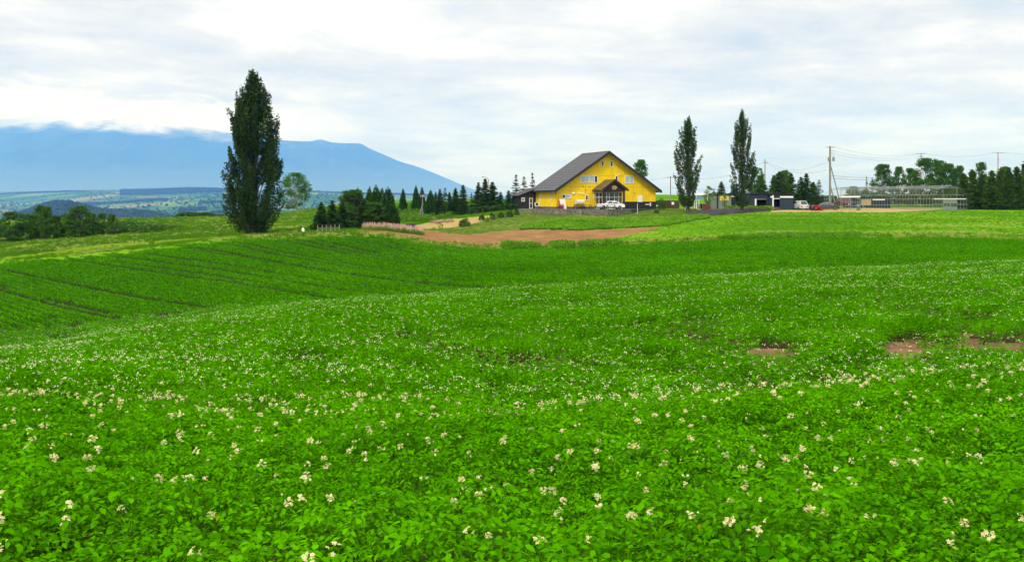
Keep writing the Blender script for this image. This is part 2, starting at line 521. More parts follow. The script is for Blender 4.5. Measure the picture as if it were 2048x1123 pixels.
BARE = hitpoly([(1200, 439), (1215, 434), (1280, 433), (1270, 438)])
TAN = hitpoly([(1540, 424), (1545, 421), (1700, 417), (1900, 416.5), (1860, 421), (1780, 425), (1660, 424)])
LAVE = hitpoly([(1375, 432), (1400, 425), (1470, 421), (1560, 417), (1560, 420), (1480, 427), (1420, 432)])
TRAIL = hitpoly([(0, 524), (30, 517), (200, 497), (350, 484), (480, 475), (480, 471), (350, 479), (200, 489), (60, 509), (0, 516)])
BARE_NEAR = [hitpoly([(a - 25, b + 14) for a, b in p], 16.0) for p in ([(1512, 694), (1535, 682), (1572, 686), (1625, 681), (1628, 692), (1560, 697)], [(1768, 707), (1785, 678), (1825, 664), (1875, 664), (1918, 680), (1885, 692), (1850, 705)],
                                        [(1915, 694), (1938, 658), (1965, 652), (1985, 672), (2048, 672), (2120, 668), (2120, 686), (2000, 688)])]


def build_ground():
    az = np.concatenate([np.arange(-180, -34, 4.0), np.arange(-34, -29, 0.5), np.arange(-29, 29, 0.16), np.arange(29, 34, 0.5), np.arange(34, 181, 4.0)])
    az[-1] = 180.0
    rr = np.concatenate([np.exp(np.arange(math.log(1.2), math.log(110), 0.018)), np.arange(110, 245, 0.7), np.exp(np.arange(math.log(245), math.log(29500), 0.022))])
    A, D = np.meshgrid(np.radians(az), rr, indexing='ij')
    # straight-ahead distance inside the view, true radius outside
    ac = np.clip(A, math.atan(_tk[0]), math.atan(_tk[-1]))
    rad = D / np.cos(ac)
    rad = np.minimum(rad, 29900)
    X = rad * np.sin(A); Y = rad * np.cos(A)
    Z = zt(X.ravel(), Y.ravel()).reshape(X.shape)
    near = (D > 1.5) & (D < 118)
    Z = Z + np.where(near, (vnoise(X, Y, 0.9, 3) - 0.5) * 0.08, 0)
    na, nr = X.shape
    V = np.stack([X.ravel(), Y.ravel(), Z.ravel()], 1)
    V = np.vstack([V, [[0, 0, z1(0, 0.01)]]])
    idx = np.arange(na * nr).reshape(na, nr)
    q = np.stack([idx[:-1, :-1], idx[1:, :-1], idx[1:, 1:], idx[:-1, 1:]], -1).reshape(-1, 4)
    q = q[:, ::-1]
    cx_ = V[q][:, :, 0].mean(1); cy_ = V[q][:, :, 1].mean(1)
    dd = np.repeat(((D[:-1, :-1] + D[1:, 1:]) / 2)[None], 1, 0).reshape(-1)
    reg = np.zeros(len(q), int)                                  # 0 grass
    edge = 123.4 + (vnoise(cx_, cy_, 3.0, 5) - 0.5) * 0.8
    reg[dd < edge] = 1                                           # soil under the crops
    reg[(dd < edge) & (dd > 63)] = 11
    reg[(dd > 420)] = 2                                          # the valley
    for pl in BARE_NEAR:
        wx = (vnoise(cx_, cy_, .5, 8) - .5) * .9
        reg[(dd < 60) & inside(pl, cx_ + wx, cy_ + wx)] = 12
    lo = (dd > 118) & (dd < 260)
    for k, pl in ((4, LAWN), (3, DIRT), (5, PATH), (6, PUMP), (7, BARE), (8, TAN), (9, LAVE), (10, TRAIL)):
        ins = lo & inside(pl, cx_ + (vnoise(cx_, cy_, 1.5, 8) - 0.5) * 0.8, cy_ + (vnoise(cx_, cy_, 1.5, 9) - 0.5) * 1.2) & (dd >= edge)
        reg[ins] = k
    soil = ground_mat('soil', [(0.3, (0.035, 0.025, 0.012)), (0.6, (0.075, 0.05, 0.026))], 0.4, 6.0)  # shade under the plants put into the soil colour
    bare = ground_mat('bare_soil', [(0.3, (0.13, 0.075, 0.04)), (0.5, (0.21, 0.125, 0.07)), (0.7, (0.30, 0.19, 0.11))], 1.2, 9.0, bump=1.0)
    dirt = ground_mat('tilled_dirt', [(0.3, (0.13, 0.068, 0.030)), (0.45, (0.20, 0.108, 0.048)), (0.55, (0.24, 0.132, 0.060)), (0.7, (0.33, 0.20, 0.095))], 0.35, 4.0, bump=1.0)
    grass = ground_mat('meadow_turf', [(0.30, (0.030, 0.095, 0.003)), (0.44, (0.06, 0.17, 0.005)), (0.56, (0.105, 0.235, 0.007)), (0.70, (0.24, 0.28, 0.045))], 0.06, 1.2, stretch=(0.55, 1.6, 1))
    lawn = ground_mat('mown_lawn', [(0.32, (0.055, 0.115, 0.012)), (0.5, (0.10, 0.165, 0.022)), (0.66, (0.20, 0.20, 0.05))], 0.10, 1.5, stretch=(0.6, 1.8, 1))
    tan = ground_mat('dry_earth', [(0.3, (0.22, 0.15, 0.065)), (0.5, (0.33, 0.235, 0.10)), (0.68, (0.32, 0.29, 0.11))], 0.2, 3.0)
    trail = ground_mat('worn_grass', [(0.3, (0.07, 0.16, 0.008)), (0.5, (0.13, 0.215, 0.012)), (0.7, (0.22, 0.23, 0.035))], 0.2, 2.0)
    lav = ground_mat('lavender_soil', [(0.3, (0.06, 0.07, 0.045)), (0.5, (0.11, 0.11, 0.09)), (0.7, (0.16, 0.13, 0.16))], 0.4, 3.0)
    spec = {0: ('ground', grass, 'green meadow turf around the fields and the yellow house'),
            1: ('potato_field', soil, 'brown soil of the rolling potato fields'),
            11: ('crop_field', ground_mat('shaded_soil', [(0.3, (0.018, 0.040, 0.006)), (0.6, (0.035, 0.055, 0.012))], 0.4, 5.0), 'soil coloured dark for furrow shade under the row crop of the far slope'),  # furrow shade and low weeds put into the soil colour
            12: ('bare_soil', bare, 'bare brown soil gaps in the potato crop on the right'),
            3: ('dirt_patch', dirt, 'bare reddish brown tilled strip below the lawn'),
            4: ('lawn', lawn, 'dull green mown lawn sloping in front of the house'),
            5: ('path', tan, 'dry tan earth path left of the lawn'),
            6: ('vegetable_plot', soil, 'soil of the leafy vegetable plot in front of the house'),
            7: ('bare_patch', tan, 'small tan bare patch above the vegetable plot'),
            8: ('gravel_yard', tan, 'tan gravel strip in front of the pipe greenhouse frame'),
            9: ('lavender_bed', lav, 'soil of the grey purple lavender strip by the two poplars'),
            10: ('trail', trail, 'yellowish mown trail along the far potato field edge')}
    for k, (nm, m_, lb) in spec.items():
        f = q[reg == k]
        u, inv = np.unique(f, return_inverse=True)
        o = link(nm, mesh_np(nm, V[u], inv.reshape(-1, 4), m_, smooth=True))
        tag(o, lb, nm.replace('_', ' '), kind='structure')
    # the valley floor, a patchwork of fields
    m_ = bpy.data.materials.new('far_fields')
    nt, N, L = nodes_of(m_)
    out = N('ShaderNodeOutputMaterial'); b = N('ShaderNodeBsdfPrincipled'); L(b.outputs[0], out.inputs[0])
    b.inputs['Roughness'].default_value = 1.0; b.inputs['Specular IOR Level'].default_value = 0.0
    tc = N('ShaderNodeTexCoord'); mp = N('ShaderNodeMapping'); mp.inputs['Scale'].default_value = (1 / 300, 1 / 360, 0); mp.inputs['Rotation'].default_value = (0, 0, 0.35)
    L(tc.outputs['Object'], mp.inputs[0])
    nz = N('ShaderNodeTexNoise'); nz.inputs['Scale'].default_value = 0.8; L(mp.outputs[0], nz.inputs['Vector'])
    mv = N('ShaderNodeVectorMath'); mv.operation = 'MULTIPLY_ADD'; mv.inputs[1].default_value = (0.8, 0.8, 0); L(nz.outputs[1], mv.inputs[0]); L(mp.outputs[0], mv.inputs[2])
    vo = N('ShaderNodeTexVoronoi'); vo.inputs['Scale'].default_value = 1.0; L(mv.outputs[0], vo.inputs['Vector'])
    sp = N('ShaderNodeSeparateColor'); L(vo.outputs['Color'], sp.inputs[0])
    rp = N('ShaderNodeValToRGB'); rp.color_ramp.interpolation = 'CONSTANT'; L(sp.outputs[0], rp.inputs[0])
    st = [(0, (0.035, 0.095, 0.02)), (0.2, (0.09, 0.16, 0.035)), (0.4, (0.05, 0.12, 0.03)), (0.60, (0.17, 0.17, 0.07)), (0.68, (0.03, 0.085, 0.02)), (0.86, (0.15, 0.125, 0.07)), (0.91, (0.12, 0.18, 0.045))]
    while len(rp.color_ramp.elements) < len(st): rp.color_ramp.elements.new(0.5)
    for e, (p, c) in zip(rp.color_ramp.elements, st):
        e.position = p; e.color = (*c, 1)
    L(rp.outputs[0], b.inputs['Base Color'])
    f = q[reg == 2]
    u, inv = np.unique(f, return_inverse=True)
    o = link('valley', mesh_np('valley', V[u], inv.reshape(-1, 4), m_, smooth=True))
    tag(o, 'far valley floor with a patchwork of green and tan fields', 'valley', kind='structure')
    # the spot under the camera
    n0 = len(V) - 1
    fan = np.array([[idx[i + 1, 0], idx[i, 0], n0] for i in range(na - 1)])
    u, inv = np.unique(fan, return_inverse=True)
    o = link('field_edge', mesh_np('field_edge', V[u], inv.reshape(-1, 3), soil))
    tag(o, 'small patch of soil at the viewpoint itself', 'soil', kind='structure')


build_ground()


# ------------------------------------------------------------------ the mountain
def build_mountain():
    sil = [(-700, 330), (-400, 262), (-150, 222), (0, 222), (60, 214), (120, 218), (200, 226), (300, 240), (380, 252), (450, 262), (520, 272), (580, 280), (620, 281), (641, 277), (662, 283), (690, 285),
           (716, 285), (740, 296), (770, 309), (800, 322), (830, 331), (860, 342), (900, 359), (940, 376), (980, 391), (1020, 398), (1100, 402)]
    D0 = 25000.0
    px = np.arange(-700, 1101, 5.0)
    k = pchip([s[0] for s in sil], [s[1] for s in sil], px)
    crest = hermite(*k, px)
    H = (HROW - crest) / FPX * D0
    n = 70
    w = np.linspace(0, 1, n)                                  # 0 foot in front, 0.62 crest, 1 behind
    dd = 16500 + w * 14000 * 0.98
    wc = (D0 - 16500) / (14000 * 0.98)
    prof = np.where(w <= wc, (w / wc)**1.7, np.clip(1 - (w - wc) / (1 - wc), 0, 1)**1.2)
    X = ((px - CXP) / FPX)[:, None] * np.minimum(dd, D0 + 0 * dd)[None, :]
    X = ((px - CXP) / FPX)[:, None] * dd[None, :]
    Y = np.repeat(dd[None, :], len(px), 0)
    ridg = (np.abs(vnoise(X, Y * 0.45, 1500, 4) - 0.5) * 2) * 0.6 + (np.abs(vnoise(X, Y * 0.5, 600, 6) - 0.5) * 2) * 0.4
    cut = np.sin(np.clip(w / wc, 0, 1) * math.pi)[None, :]
    Z = H[:, None] * prof[None, :] * (1 - 0.32 * cut * ridg) + 110 - 40
    Z[:, :2] -= 120
    Z = Z - (70 * prof[None, :])
    idx = np.arange(X.size).reshape(X.shape)
    q = np.stack([idx[:-1, :-1], idx[1:, :-1], idx[1:, 1:], idx[:-1, 1:]], -1).reshape(-1, 4)
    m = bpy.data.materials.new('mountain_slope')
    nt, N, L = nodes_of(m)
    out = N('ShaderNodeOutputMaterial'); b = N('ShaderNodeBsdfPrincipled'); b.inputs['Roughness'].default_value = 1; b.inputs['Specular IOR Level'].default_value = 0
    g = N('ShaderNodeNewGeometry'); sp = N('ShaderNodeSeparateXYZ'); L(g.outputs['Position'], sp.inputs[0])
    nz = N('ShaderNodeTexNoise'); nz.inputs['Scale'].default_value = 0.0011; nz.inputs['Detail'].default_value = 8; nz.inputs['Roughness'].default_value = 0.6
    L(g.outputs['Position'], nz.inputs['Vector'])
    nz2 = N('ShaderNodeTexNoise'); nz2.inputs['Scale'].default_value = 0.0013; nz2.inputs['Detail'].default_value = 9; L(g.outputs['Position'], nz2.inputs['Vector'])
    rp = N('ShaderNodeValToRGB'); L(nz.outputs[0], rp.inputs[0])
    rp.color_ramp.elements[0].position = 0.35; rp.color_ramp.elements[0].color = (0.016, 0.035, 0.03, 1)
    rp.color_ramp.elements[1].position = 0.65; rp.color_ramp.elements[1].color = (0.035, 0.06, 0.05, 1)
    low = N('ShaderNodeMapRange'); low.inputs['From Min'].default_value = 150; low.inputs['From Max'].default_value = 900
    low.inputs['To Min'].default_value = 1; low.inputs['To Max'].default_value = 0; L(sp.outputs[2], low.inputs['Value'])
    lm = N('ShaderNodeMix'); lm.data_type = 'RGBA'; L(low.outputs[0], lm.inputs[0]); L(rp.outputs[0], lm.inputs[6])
    lm.inputs[7].default_value = (0.085, 0.125, 0.115, 1)                     # thicker low haze painted into the colour of the lower slopes
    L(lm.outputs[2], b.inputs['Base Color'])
    # the summit goes up into the cloud: cloud base falls gently to the right
    mr = N('ShaderNodeMath'); mr.operation = 'MULTIPLY_ADD'; mr.inputs[1].default_value = -0.04; mr.inputs[2].default_value = 900.0; L(sp.outputs[0], mr.inputs[0])
    nm = N('ShaderNodeMath'); nm.operation = 'MULTIPLY_ADD'; nm.inputs[1].default_value = 900.0; L(nz2.outputs[0], nm.inputs[0]); L(mr.outputs[0], nm.inputs[2])
    df = N('ShaderNodeMath'); df.operation = 'SUBTRACT'; L(sp.outputs[2], df.inputs[0]); L(nm.outputs[0], df.inputs[1])
    fc = N('ShaderNodeMapRange'); fc.interpolation_type = 'SMOOTHSTEP'; fc.inputs['From Min'].default_value = -260; fc.inputs['From Max'].default_value = 150
    L(df.outputs[0], fc.inputs['Value'])
    tr = N('ShaderNodeBsdfTransparent'); mx = N('ShaderNodeMixShader')
    L(fc.outputs[0], mx.inputs[0]); L(b.outputs[0], mx.inputs[1]); L(tr.outputs[0], mx.inputs[2]); L(mx.outputs[0], out.inputs[0])
    V = np.stack([X.ravel(), Y.ravel(), Z.ravel()], 1)
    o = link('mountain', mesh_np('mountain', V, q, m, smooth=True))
    tag(o, 'broad blue volcano fading into cloud on the left', 'mountain', kind='structure')


build_mountain()


# ------------------------------------------------------------------ the air
def build_haze():
    mb = MB(); mb.box(-30500, 30500, -30500, 31000, -125, 2230)
    m = bpy.data.materials.new('haze_air')
    nt, N, L = nodes_of(m)
    out = N('ShaderNodeOutputMaterial'); v = N('ShaderNodeVolumePrincipled')
    v.inputs['Color'].default_value = (0.11, 0.30, 1.0, 1)
    v.inputs['Absorption Color'].default_value = (1, 1, 1, 1)
    v.inputs['Density'].default_value = 0.00007
    v.inputs['Anisotropy'].default_value = 0.0
    L(v.outputs[0], out.inputs['Volume'])
    o = mb.build('haze', m)
    tag(o, 'pale blue summer haze over the whole valley', 'haze', kind='stuff')


build_haze()


# ------------------------------------------------------------------ scattering of uncountable stuff
def proto_collection(name, meshes):
    c = bpy.data.collections.new(name)
    for i, me in enumerate(meshes):
        c.objects.link(bpy.data.objects.new('%s_%02d' % (name, i), me))
    return c


def scatter(name, P, rot, scl, idx, coll, parent=None):
    """one object: copies of the plants in coll standing on the points P"""
    me = bpy.data.meshes.new(name)
    P = np.asarray(P, np.float32)
    me.vertices.add(len(P)); me.vertices.foreach_set('co', P.ravel())
    a = me.attributes.new('rot', 'FLOAT_VECTOR', 'POINT'); a.data.foreach_set('vector', np.asarray(rot, np.float32).ravel())
    scl = np.asarray(scl, np.float32)
    if scl.ndim == 1: scl = np.repeat(scl[:, None], 3, 1)
    a = me.attributes.new('scl', 'FLOAT_VECTOR', 'POINT'); a.data.foreach_set('vector', scl.ravel())
    a = me.attributes.new('idx', 'INT', 'POINT'); a.data.foreach_set('value', np.asarray(idx, np.int32))
    me.update()
    ng = bpy.data.node_groups.new(name + '_scatter', 'GeometryNodeTree')
    ng.interface.new_socket('Geometry', in_out='INPUT', socket_type='NodeSocketGeometry')
    ng.interface.new_socket('Geometry', in_out='OUTPUT', socket_type='NodeSocketGeometry')
    N, L = ng.nodes.new, ng.links.new
    gi = N('NodeGroupInput'); go = N('NodeGroupOutput'); ip = N('GeometryNodeInstanceOnPoints')
    ci = N('GeometryNodeCollectionInfo'); ci.inputs['Collection'].default_value = coll
    ci.inputs['Separate Children'].default_value = True; ci.inputs['Reset Children'].default_value = True

    def attr(nm, ty):
        n = N('GeometryNodeInputNamedAttribute'); n.data_type = ty; n.inputs['Name'].default_value = nm
        return n.outputs['Attribute']
    er = N('FunctionNodeEulerToRotation'); L(attr('rot', 'FLOAT_VECTOR'), er.inputs[0])
    L(gi.outputs[0], ip.inputs['Points']); L(ci.outputs[0], ip.inputs['Instance'])
    ip.inputs['Pick Instance'].default_value = True
    L(attr('idx', 'INT'), ip.inputs['Instance Index']); L(er.outputs[0], ip.inputs['Rotation']); L(attr('scl', 'FLOAT_VECTOR'), ip.inputs['Scale'])
    L(ip.outputs[0], go.inputs[0])
    o = link(name, me, parent)
    md = o.modifiers.new('scatter', 'NODES'); md.node_group = ng
    return o


def rand_rot(n, rng, tilt=0.1):
    return np.stack([rng.normal(0, tilt, n), rng.normal(0, tilt, n), rng.uniform(0, 2 * math.pi, n)], 1)


# ------------------------------------------------------------------ potato plants
POTATO = leaf_mat('potato_leaf', (0.010, 0.085, 0.0004), (0.104, 0.375, 0.0006), transl=0.22, rough=0.55, spec=0.0, nscale=0.7, isl=0.55, sick=(0.25, 0.32, 0.005))
POTATO_DEEP = leaf_mat('potato_leaf_deep', (0.024, 0.135, 0.0004), (0.095, 0.345, 0.0006), transl=0.18, rough=0.6, spec=0.0, nscale=0.06, isl=0.6)
STEM = mat('potato_stem', (0.07, 0.20, 0.01), 0.8, spec=0.0)
PETAL = leaf_mat('potato_petal', (0.62, 0.60, 0.30), (0.76, 0.74, 0.46), transl=0.35, rough=0.8, spec=0.0)
ANTHER = mat('potato_anther', (0.75, 0.45, 0.06), 0.6)

LF_V = np.array([(0, 0, 0), (.28, .27, .05), (.30, 0, -.01), (.28, -.27, .05), (.64, .24, .03), (.66, 0, -.03), (.64, -.24, .03), (1.0, 0, -.12)])
LF_F4 = np.array([(1, 2, 5, 4), (2, 3, 6, 5)])
LF_F3 = np.array([(0, 2, 1), (0, 3, 2), (4, 5, 7), (5, 6, 7)])
LM_V = np.array([(0, 0, 0), (.45, .30, .05), (1.0, 0, -.08), (.45, -.30, .05)])


def euler_m(rx, ry, rz):
    return np.array((Matrix.Rotation(rz, 3, 'Z') @ Matrix.Rotation(ry, 3, 'Y') @ Matrix.Rotation(rx, 3, 'X')))


class Leaves:
    def __init__(s): s.V = []; s.F3 = []; s.F4 = []; s.n = 0; s.m3 = []; s.m4 = []

    def add(s, V, F3=None, F4=None, mi=0):
        s.V.append(V)
        if F3 is not None and len(F3): s.F3.append(np.asarray(F3) + s.n); s.m3 += [mi] * len(F3)
        if F4 is not None and len(F4): s.F4.append(np.asarray(F4) + s.n); s.m4 += [mi] * len(F4)
        s.n += len(V)

    def mesh(s, name, mats, smooth=True):
        F = [np.concatenate(x) for x in (s.F3, s.F4) if x]
        mi = ([*s.m3] if s.F3 else []) + ([*s.m4] if s.F4 else [])
        return mesh_np(name, np.concatenate(s.V), F, mats, mi=mi, smooth=smooth)


def potato_plant(rng, nleaf, pairs, fine, hgt=0.56, spread=0.30, size=1.0):
    L_ = Leaves()
    for i in range(nleaf):
        az = rng.uniform(0, 2 * math.pi)
        r0 = spread * math.sqrt(rng.uniform(0, 1)) * 0.85
        top = hgt * (1 - 0.45 * (r0 / spread)**2)
        h0 = top * (rng.uniform(0.35, 0.8) if rng.uniform() < 0.35 else rng.uniform(0.78, 1.0))
        out = az + rng.normal(0, 0.7)
        LL = rng.uniform(0.16, 0.24) * size
        p0 = np.array([r0 * math.cos(az), r0 * math.sin(az), h0])
        pitch = rng.uniform(-0.1, 0.55)
        M0 = euler_m(rng.normal(0, 0.2), -pitch, out)

        def rach(t):
            return p0 + M0 @ np.array([LL * t, 0, -0.35 * LL * t * t])
        spots = [(1.0, 0.0, 1.25)]
        for k in range(pairs):
            t = 0.30 + 0.62 * k / max(1, pairs - 0.6)
            spots += [(t, 1.05 + rng.normal(0, .12), 0.75 + .3 * t), (t, -1.05 + rng.normal(0, .12), 0.75 + .3 * t)]
        for t, sd, s_ in spots:
            ln = 0.051 * size * s_ * rng.uniform(0.85, 1.2)
            droop = 0.25 + 0.5 * t + rng.normal(0, 0.2)
            M = M0 @ euler_m(rng.normal(0, 0.25), droop * 0.75, sd)
            if fine:
                L_.add((LF_V * ln) @ M.T + rach(t), LF_F3, LF_F4)
            else:
                L_.add((LM_V * ln * 1.12) @ M.T + rach(t), None, [(0, 1, 2, 3)])
        if fine:
            a, b = rach(0.0), rach(1.0)
            side = M0 @ np.array([0, 0.002, 0])
            L_.add(np.array([a - side, a + side, b]), [(0, 1, 2)], mi=1)
            st = p0 * np.array([0.25, 0.25, 0.1])
            L_.add(np.array([st - side * 1.5, st + side * 1.5, p0]), [(0, 1, 2)], mi=1)
    return L_


def crop_clump(rng, n, length, width, h, size):
    """a metre of crop row for the far field"""
    L_ = Leaves()
    for i in range(n):
        x = rng.uniform(-length / 2, length / 2); y = rng.normal(0, width / 3.2)
        z = h * (1 - 0.7 * (y / width * 1.4)**2) * rng.uniform(0.7, 1.05)
        M = euler_m(rng.normal(0, .45), rng.normal(0.1, .45), rng.uniform(0, 6.28))
        L_.add((LM_V - [.45, 0, 0]) * size * rng.uniform(.7, 1.3) @ M.T + [x, y, max(z, .04)], None, [(0, 1, 2, 3)])
    return L_


def flower_cluster(rng, n, fine=True, rad=0.034):
    L_ = Leaves()
    base = np.array([0, 0, -0.16])
    for i in range(n):
        a = rng.uniform(0, 6.28); rr = rad * math.sqrt(rng.uniform(0, 1))
        c = np.array([rr * math.cos(a), rr * math.sin(a), rng.uniform(0, 0.05)])
        M = euler_m(rng.normal(0, .5), rng.normal(0, .5), rng.uniform(0, 6.28))
        s_ = rng.uniform(0.012, 0.018) if fine else rng.uniform(0.012, 0.018)
        if fine:
            V = [np.zeros(3)]
            for k in range(10):
                b = 2 * math.pi * k / 10; q = s_ if k % 2 == 0 else s_ * 0.62
                V.append(np.array([q * math.cos(b), q * math.sin(b), 0.004 if k % 2 else 0.0]))
            L_.add(np.array(V) @ M.T + c, [(0, k + 1, (k + 1) % 10 + 1) for k in range(10)], mi=0)
            V = np.array([(0, 0, 0.012), (.0035, 0, 0), (-.002, .003, 0), (-.002, -.003, 0)])
            L_.add(V @ M.T + c, [(0, 1, 2), (0, 2, 3), (0, 3, 1)], mi=1)
            side = np.array([0.0012, 0, 0])
            L_.add(np.array([base - side, base + side, c]), [(0, 1, 2)], mi=2)
        else:
            V = np.array([(s_, 0, 0), (0, s_, 0.006), (-s_, 0, 0), (0, -s_, 0.006)])
            L_.add(V @ M.T + c, None, [(0, 1, 2, 3)], mi=0)
    return L_


def in_view(x, y, m=0.13):
    return np.abs(x / np.maximum(y, 0.1)) < 0.512 + m + 0.8 / np.maximum(y, 0.5)


def lattice(ang, su, sv, d0, d1, rng, ju=0.3, jv=0.12, reach=None):
    reach = reach or d1 * 1.25
    u = np.arange(-reach, reach, su); v = np.arange(-reach, reach, sv)
    # only build the part of the lattice near the view
    U, Vv = np.meshgrid(u, v)
    U = U + (np.arange(len(v)) % 2)[:, None] * su * 0.5
    U = U + rng.uniform(-ju, ju, U.shape) * su; W = Vv + rng.uniform(-jv, jv, U.shape) * sv
    c, s = math.cos(ang), math.sin(ang)
    X = (U * c - W * s).ravel(); Y = (U * s + W * c).ravel()
    row = np.repeat(np.arange(len(v)), len(u))
    k = (Y > d0) & (Y < d1)
    k &= in_view(X, Y)
    return X[k], Y[k], row[k]


ROW_A, ROW_B = R(-44), R(-50)


def build_potatoes():
    rng = np.random.default_rng(5)
    mats = [POTATO, STEM]
    near = proto_collection('potato_plant_near', [potato_plant(rng, 92, 3, True, size=0.82).mesh('potato_plant_near', mats) for _ in range(7)])
    mid = proto_collection('potato_plant_mid', [potato_plant(rng, 60, 2, False, size=1.15, spread=0.27).mesh('potato_plant_mid', mats) for _ in range(6)])
    far = proto_collection('potato_row_far', [crop_clump(rng, 100, 1.15, 0.46, 0.48, 0.15).mesh('potato_row_far', [POTATO_DEEP]) for _ in range(6)])
    # flowering field
    X, Y, row = lattice(ROW_A, 0.28, 0.78, 1.6, 68.0, rng, jv=0.06)
    keep = np.ones(len(X), bool)
    thin = np.ones(len(X))
    for pl in BARE_NEAR:
        keep &= ~(inside(pl, X, Y) & (rng.uniform(0, 1, len(X)) < 0.80))
        for dd_, sc_, pr_ in ((1.2, .42, .6), (2.4, .5, .4), (3.6, .66, .2), (4.6, .8, .1)):      # stunted plants in front of the bare ground
            sh = inside(pl, X * (1 + dd_ / Y), Y + dd_)
            thin = np.where(sh, np.minimum(thin, sc_), thin)
            keep &= ~(sh & (rng.uniform(0, 1, len(X)) < pr_))
    fur = vnoise((X * math.cos(ROW_A) + Y * math.sin(ROW_A)) * 0.22, row * 1.0, 1.0, 23)                                                          # poor stretches of a row
    keep &= ~((fur > 0.70) & (rng.uniform(0, 1, len(X)) < 0.85) & (Y > 14))
    gapn = vnoise(X * 0.35, Y, 1.3, 21)
    keep &= ~((gapn > 0.86) & (rng.uniform(0, 1, len(X)) < 0.6) & (Y > 9))
    X, Y, row, thin = X[keep], Y[keep], row[keep], thin[keep]
    Z = zt(X, Y)
    s = (0.80 + 0.38 * vnoise(X * 0.5, Y, 1.6, 22) + rng.normal(0, 0.13, len(X))) * thin
    n1 = Y < 17
    r_ = rand_rot(len(X), rng, 0.09)
    r_[:, 2] = ROW_A + rng.normal(0, .3, len(X)) + math.pi * rng.integers(0, 2, len(X))       # bushes lean along their ridge
    s = np.stack([s, s * np.where(Y < 12, .88, .70), s], 1)
    a = scatter('potato_plants', np.stack([X, Y, Z], 1)[n1], r_[n1], s[n1], rng.integers(0, 7, n1.sum()), near)
    tag(a, 'flowering potato plants with bright green leaves filling the foreground', 'potato plants', kind='stuff')
    n2 = ~n1
    b = scatter('potato_crop', np.stack([X, Y, Z], 1)[n2], r_[n2], s[n2] * 1.06, rng.integers(0, 6, n2.sum()), mid)
    tag(b, 'flowering potato crop on the middle slope up to its crest', 'potato crop', kind='stuff')
    # far field, rows run down the slope
    X2, Y2, row2 = lattice(ROW_B, 1.0, 0.75, 58.0, 122.9, rng, ju=0.1, jv=0.05)
    k = (Y2 > 69) | False
    tram = ((row2 % 18) == 3) & (rng.uniform(0, 1, len(X2)) < 0.12)
    miss = rng.uniform(0, 1, len(X2)) < 0.02
    k &= ~tram & ~miss
    X2, Y2, row2 = X2[k], Y2[k], row2[k]
    rr = np.stack([rng.normal(0, .05, len(X2)), rng.normal(0, .05, len(X2)), ROW_B + rng.normal(0, 0.06, len(X2)) + math.pi * rng.integers(0, 2, len(X2))], 1)
    rowv = (np.sin(row2 * 12.9898) * 43758.5453) % 1.0
    strip = vnoise(X2 * math.cos(ROW_B) + Y2 * math.sin(ROW_B), row2 * 1.0, 14.0, 33) + 0 * rowv
    weak = (rowv < 0.30) | ((row2 % 18) == 3) & (vnoise(X2 * math.cos(ROW_B) + Y2 * math.sin(ROW_B), row2 * 40.0, 12.0, 34) > 0.35)
    sz = (0.92 + 0.16 * vnoise(X2, Y2, 4, 31) + 0.10 * rowv) * np.where(weak, 0.55, 1.0)
    c = scatter('far_potato_crop', np.stack([X2, Y2, zt(X2, Y2)], 1), rr, np.stack([np.ones_like(sz), 0.85 * sz, sz], 1), rng.integers(0, 6, len(X2)), far)
    tag(c, 'deep green crop in combed rows on the far slope below the house', 'row crop', kind='stuff')
    # blossom
    pm = [PETAL, ANTHER, STEM]
    fl_near = [flower_cluster(rng, n, True).mesh('flower_cluster', pm, smooth=False) for n in (1, 2, 4, 6, 8, 10, 13, 16)]
    fl_far = proto_collection('flower_dots', [flower_cluster(rng, n, False, 0.05).mesh('flower_dots', [PETAL], smooth=False) for n in (2, 3, 4, 5)])
    n = 78000
    fx = rng.uniform(-1, 1, n); fd = np.sqrt(rng.uniform(0, 1, n)) * 66 + 1.8
    fX = fx * (0.512 + 0.12) * fd; fY = fd
    dens = 0.40 + 0.6 * vnoise(fX, fY, 7.0, 41) * vnoise(fX, fY, 1.5, 42)
    per = n / (0.632 * 66**2) * dens
    k = rng.uniform(0, 1, n) < np.clip(19.0 * dens / (n / (0.632 * 66**2)) / 1.0, 0, 1)
    k &= (fY < 20) | (rng.uniform(0, 1, n) < 0.62)
    for pl in BARE_NEAR: k &= ~inside(pl, fX, fY) & ~inside(pl, fX * (1 + 1.5 / fY), fY + 1.5)
    fX, fY = fX[k], fY[k]
    h = 0.56 * (0.80 + 0.38 * vnoise(fX * 0.5, fY, 1.6, 22)) + rng.uniform(0.0, 0.09, len(fX))
    P = np.stack([fX, fY, zt(fX, fY) + h], 1)
    vis = np.abs(fX / fY) < 0.513
    order = np.argsort(np.where(vis & (fY > 4.0), fY, 1e9))
    first = order[:300]
    for i in first:
        o = link('flower_cluster', fl_near[int(rng.integers(0, 8))], a, loc=P[i], rot=(rng.normal(0, .2), rng.normal(0, .2), rng.uniform(0, 6.28)), scl=[rng.uniform(0.5, 0.85)] * 3)
    rest = order[300:]
    rest = rest[np.isin(rest, np.nonzero(fY < 4.0)[0], invert=True) | ~vis[rest]]
    near_r = rest[fY[rest] < 15]; far_r = rest[fY[rest] >= 15]
    cn = proto_collection('flower_near', fl_near)
    o = scatter('flower_clusters', P[near_r], rand_rot(len(near_r), rng, .2), rng.uniform(.55, .95, len(near_r)), rng.integers(0, 8, len(near_r)), cn, a)
    tag(o, kind='stuff')
    o = scatter('flower_clusters', P[far_r] + [0, 0, 0.03], rand_rot(len(far_r), rng, .3), rng.uniform(.65, 1.05, len(far_r)), rng.integers(0, 4, len(far_r)), fl_far, b)
    tag(o, kind='stuff')


build_potatoes()


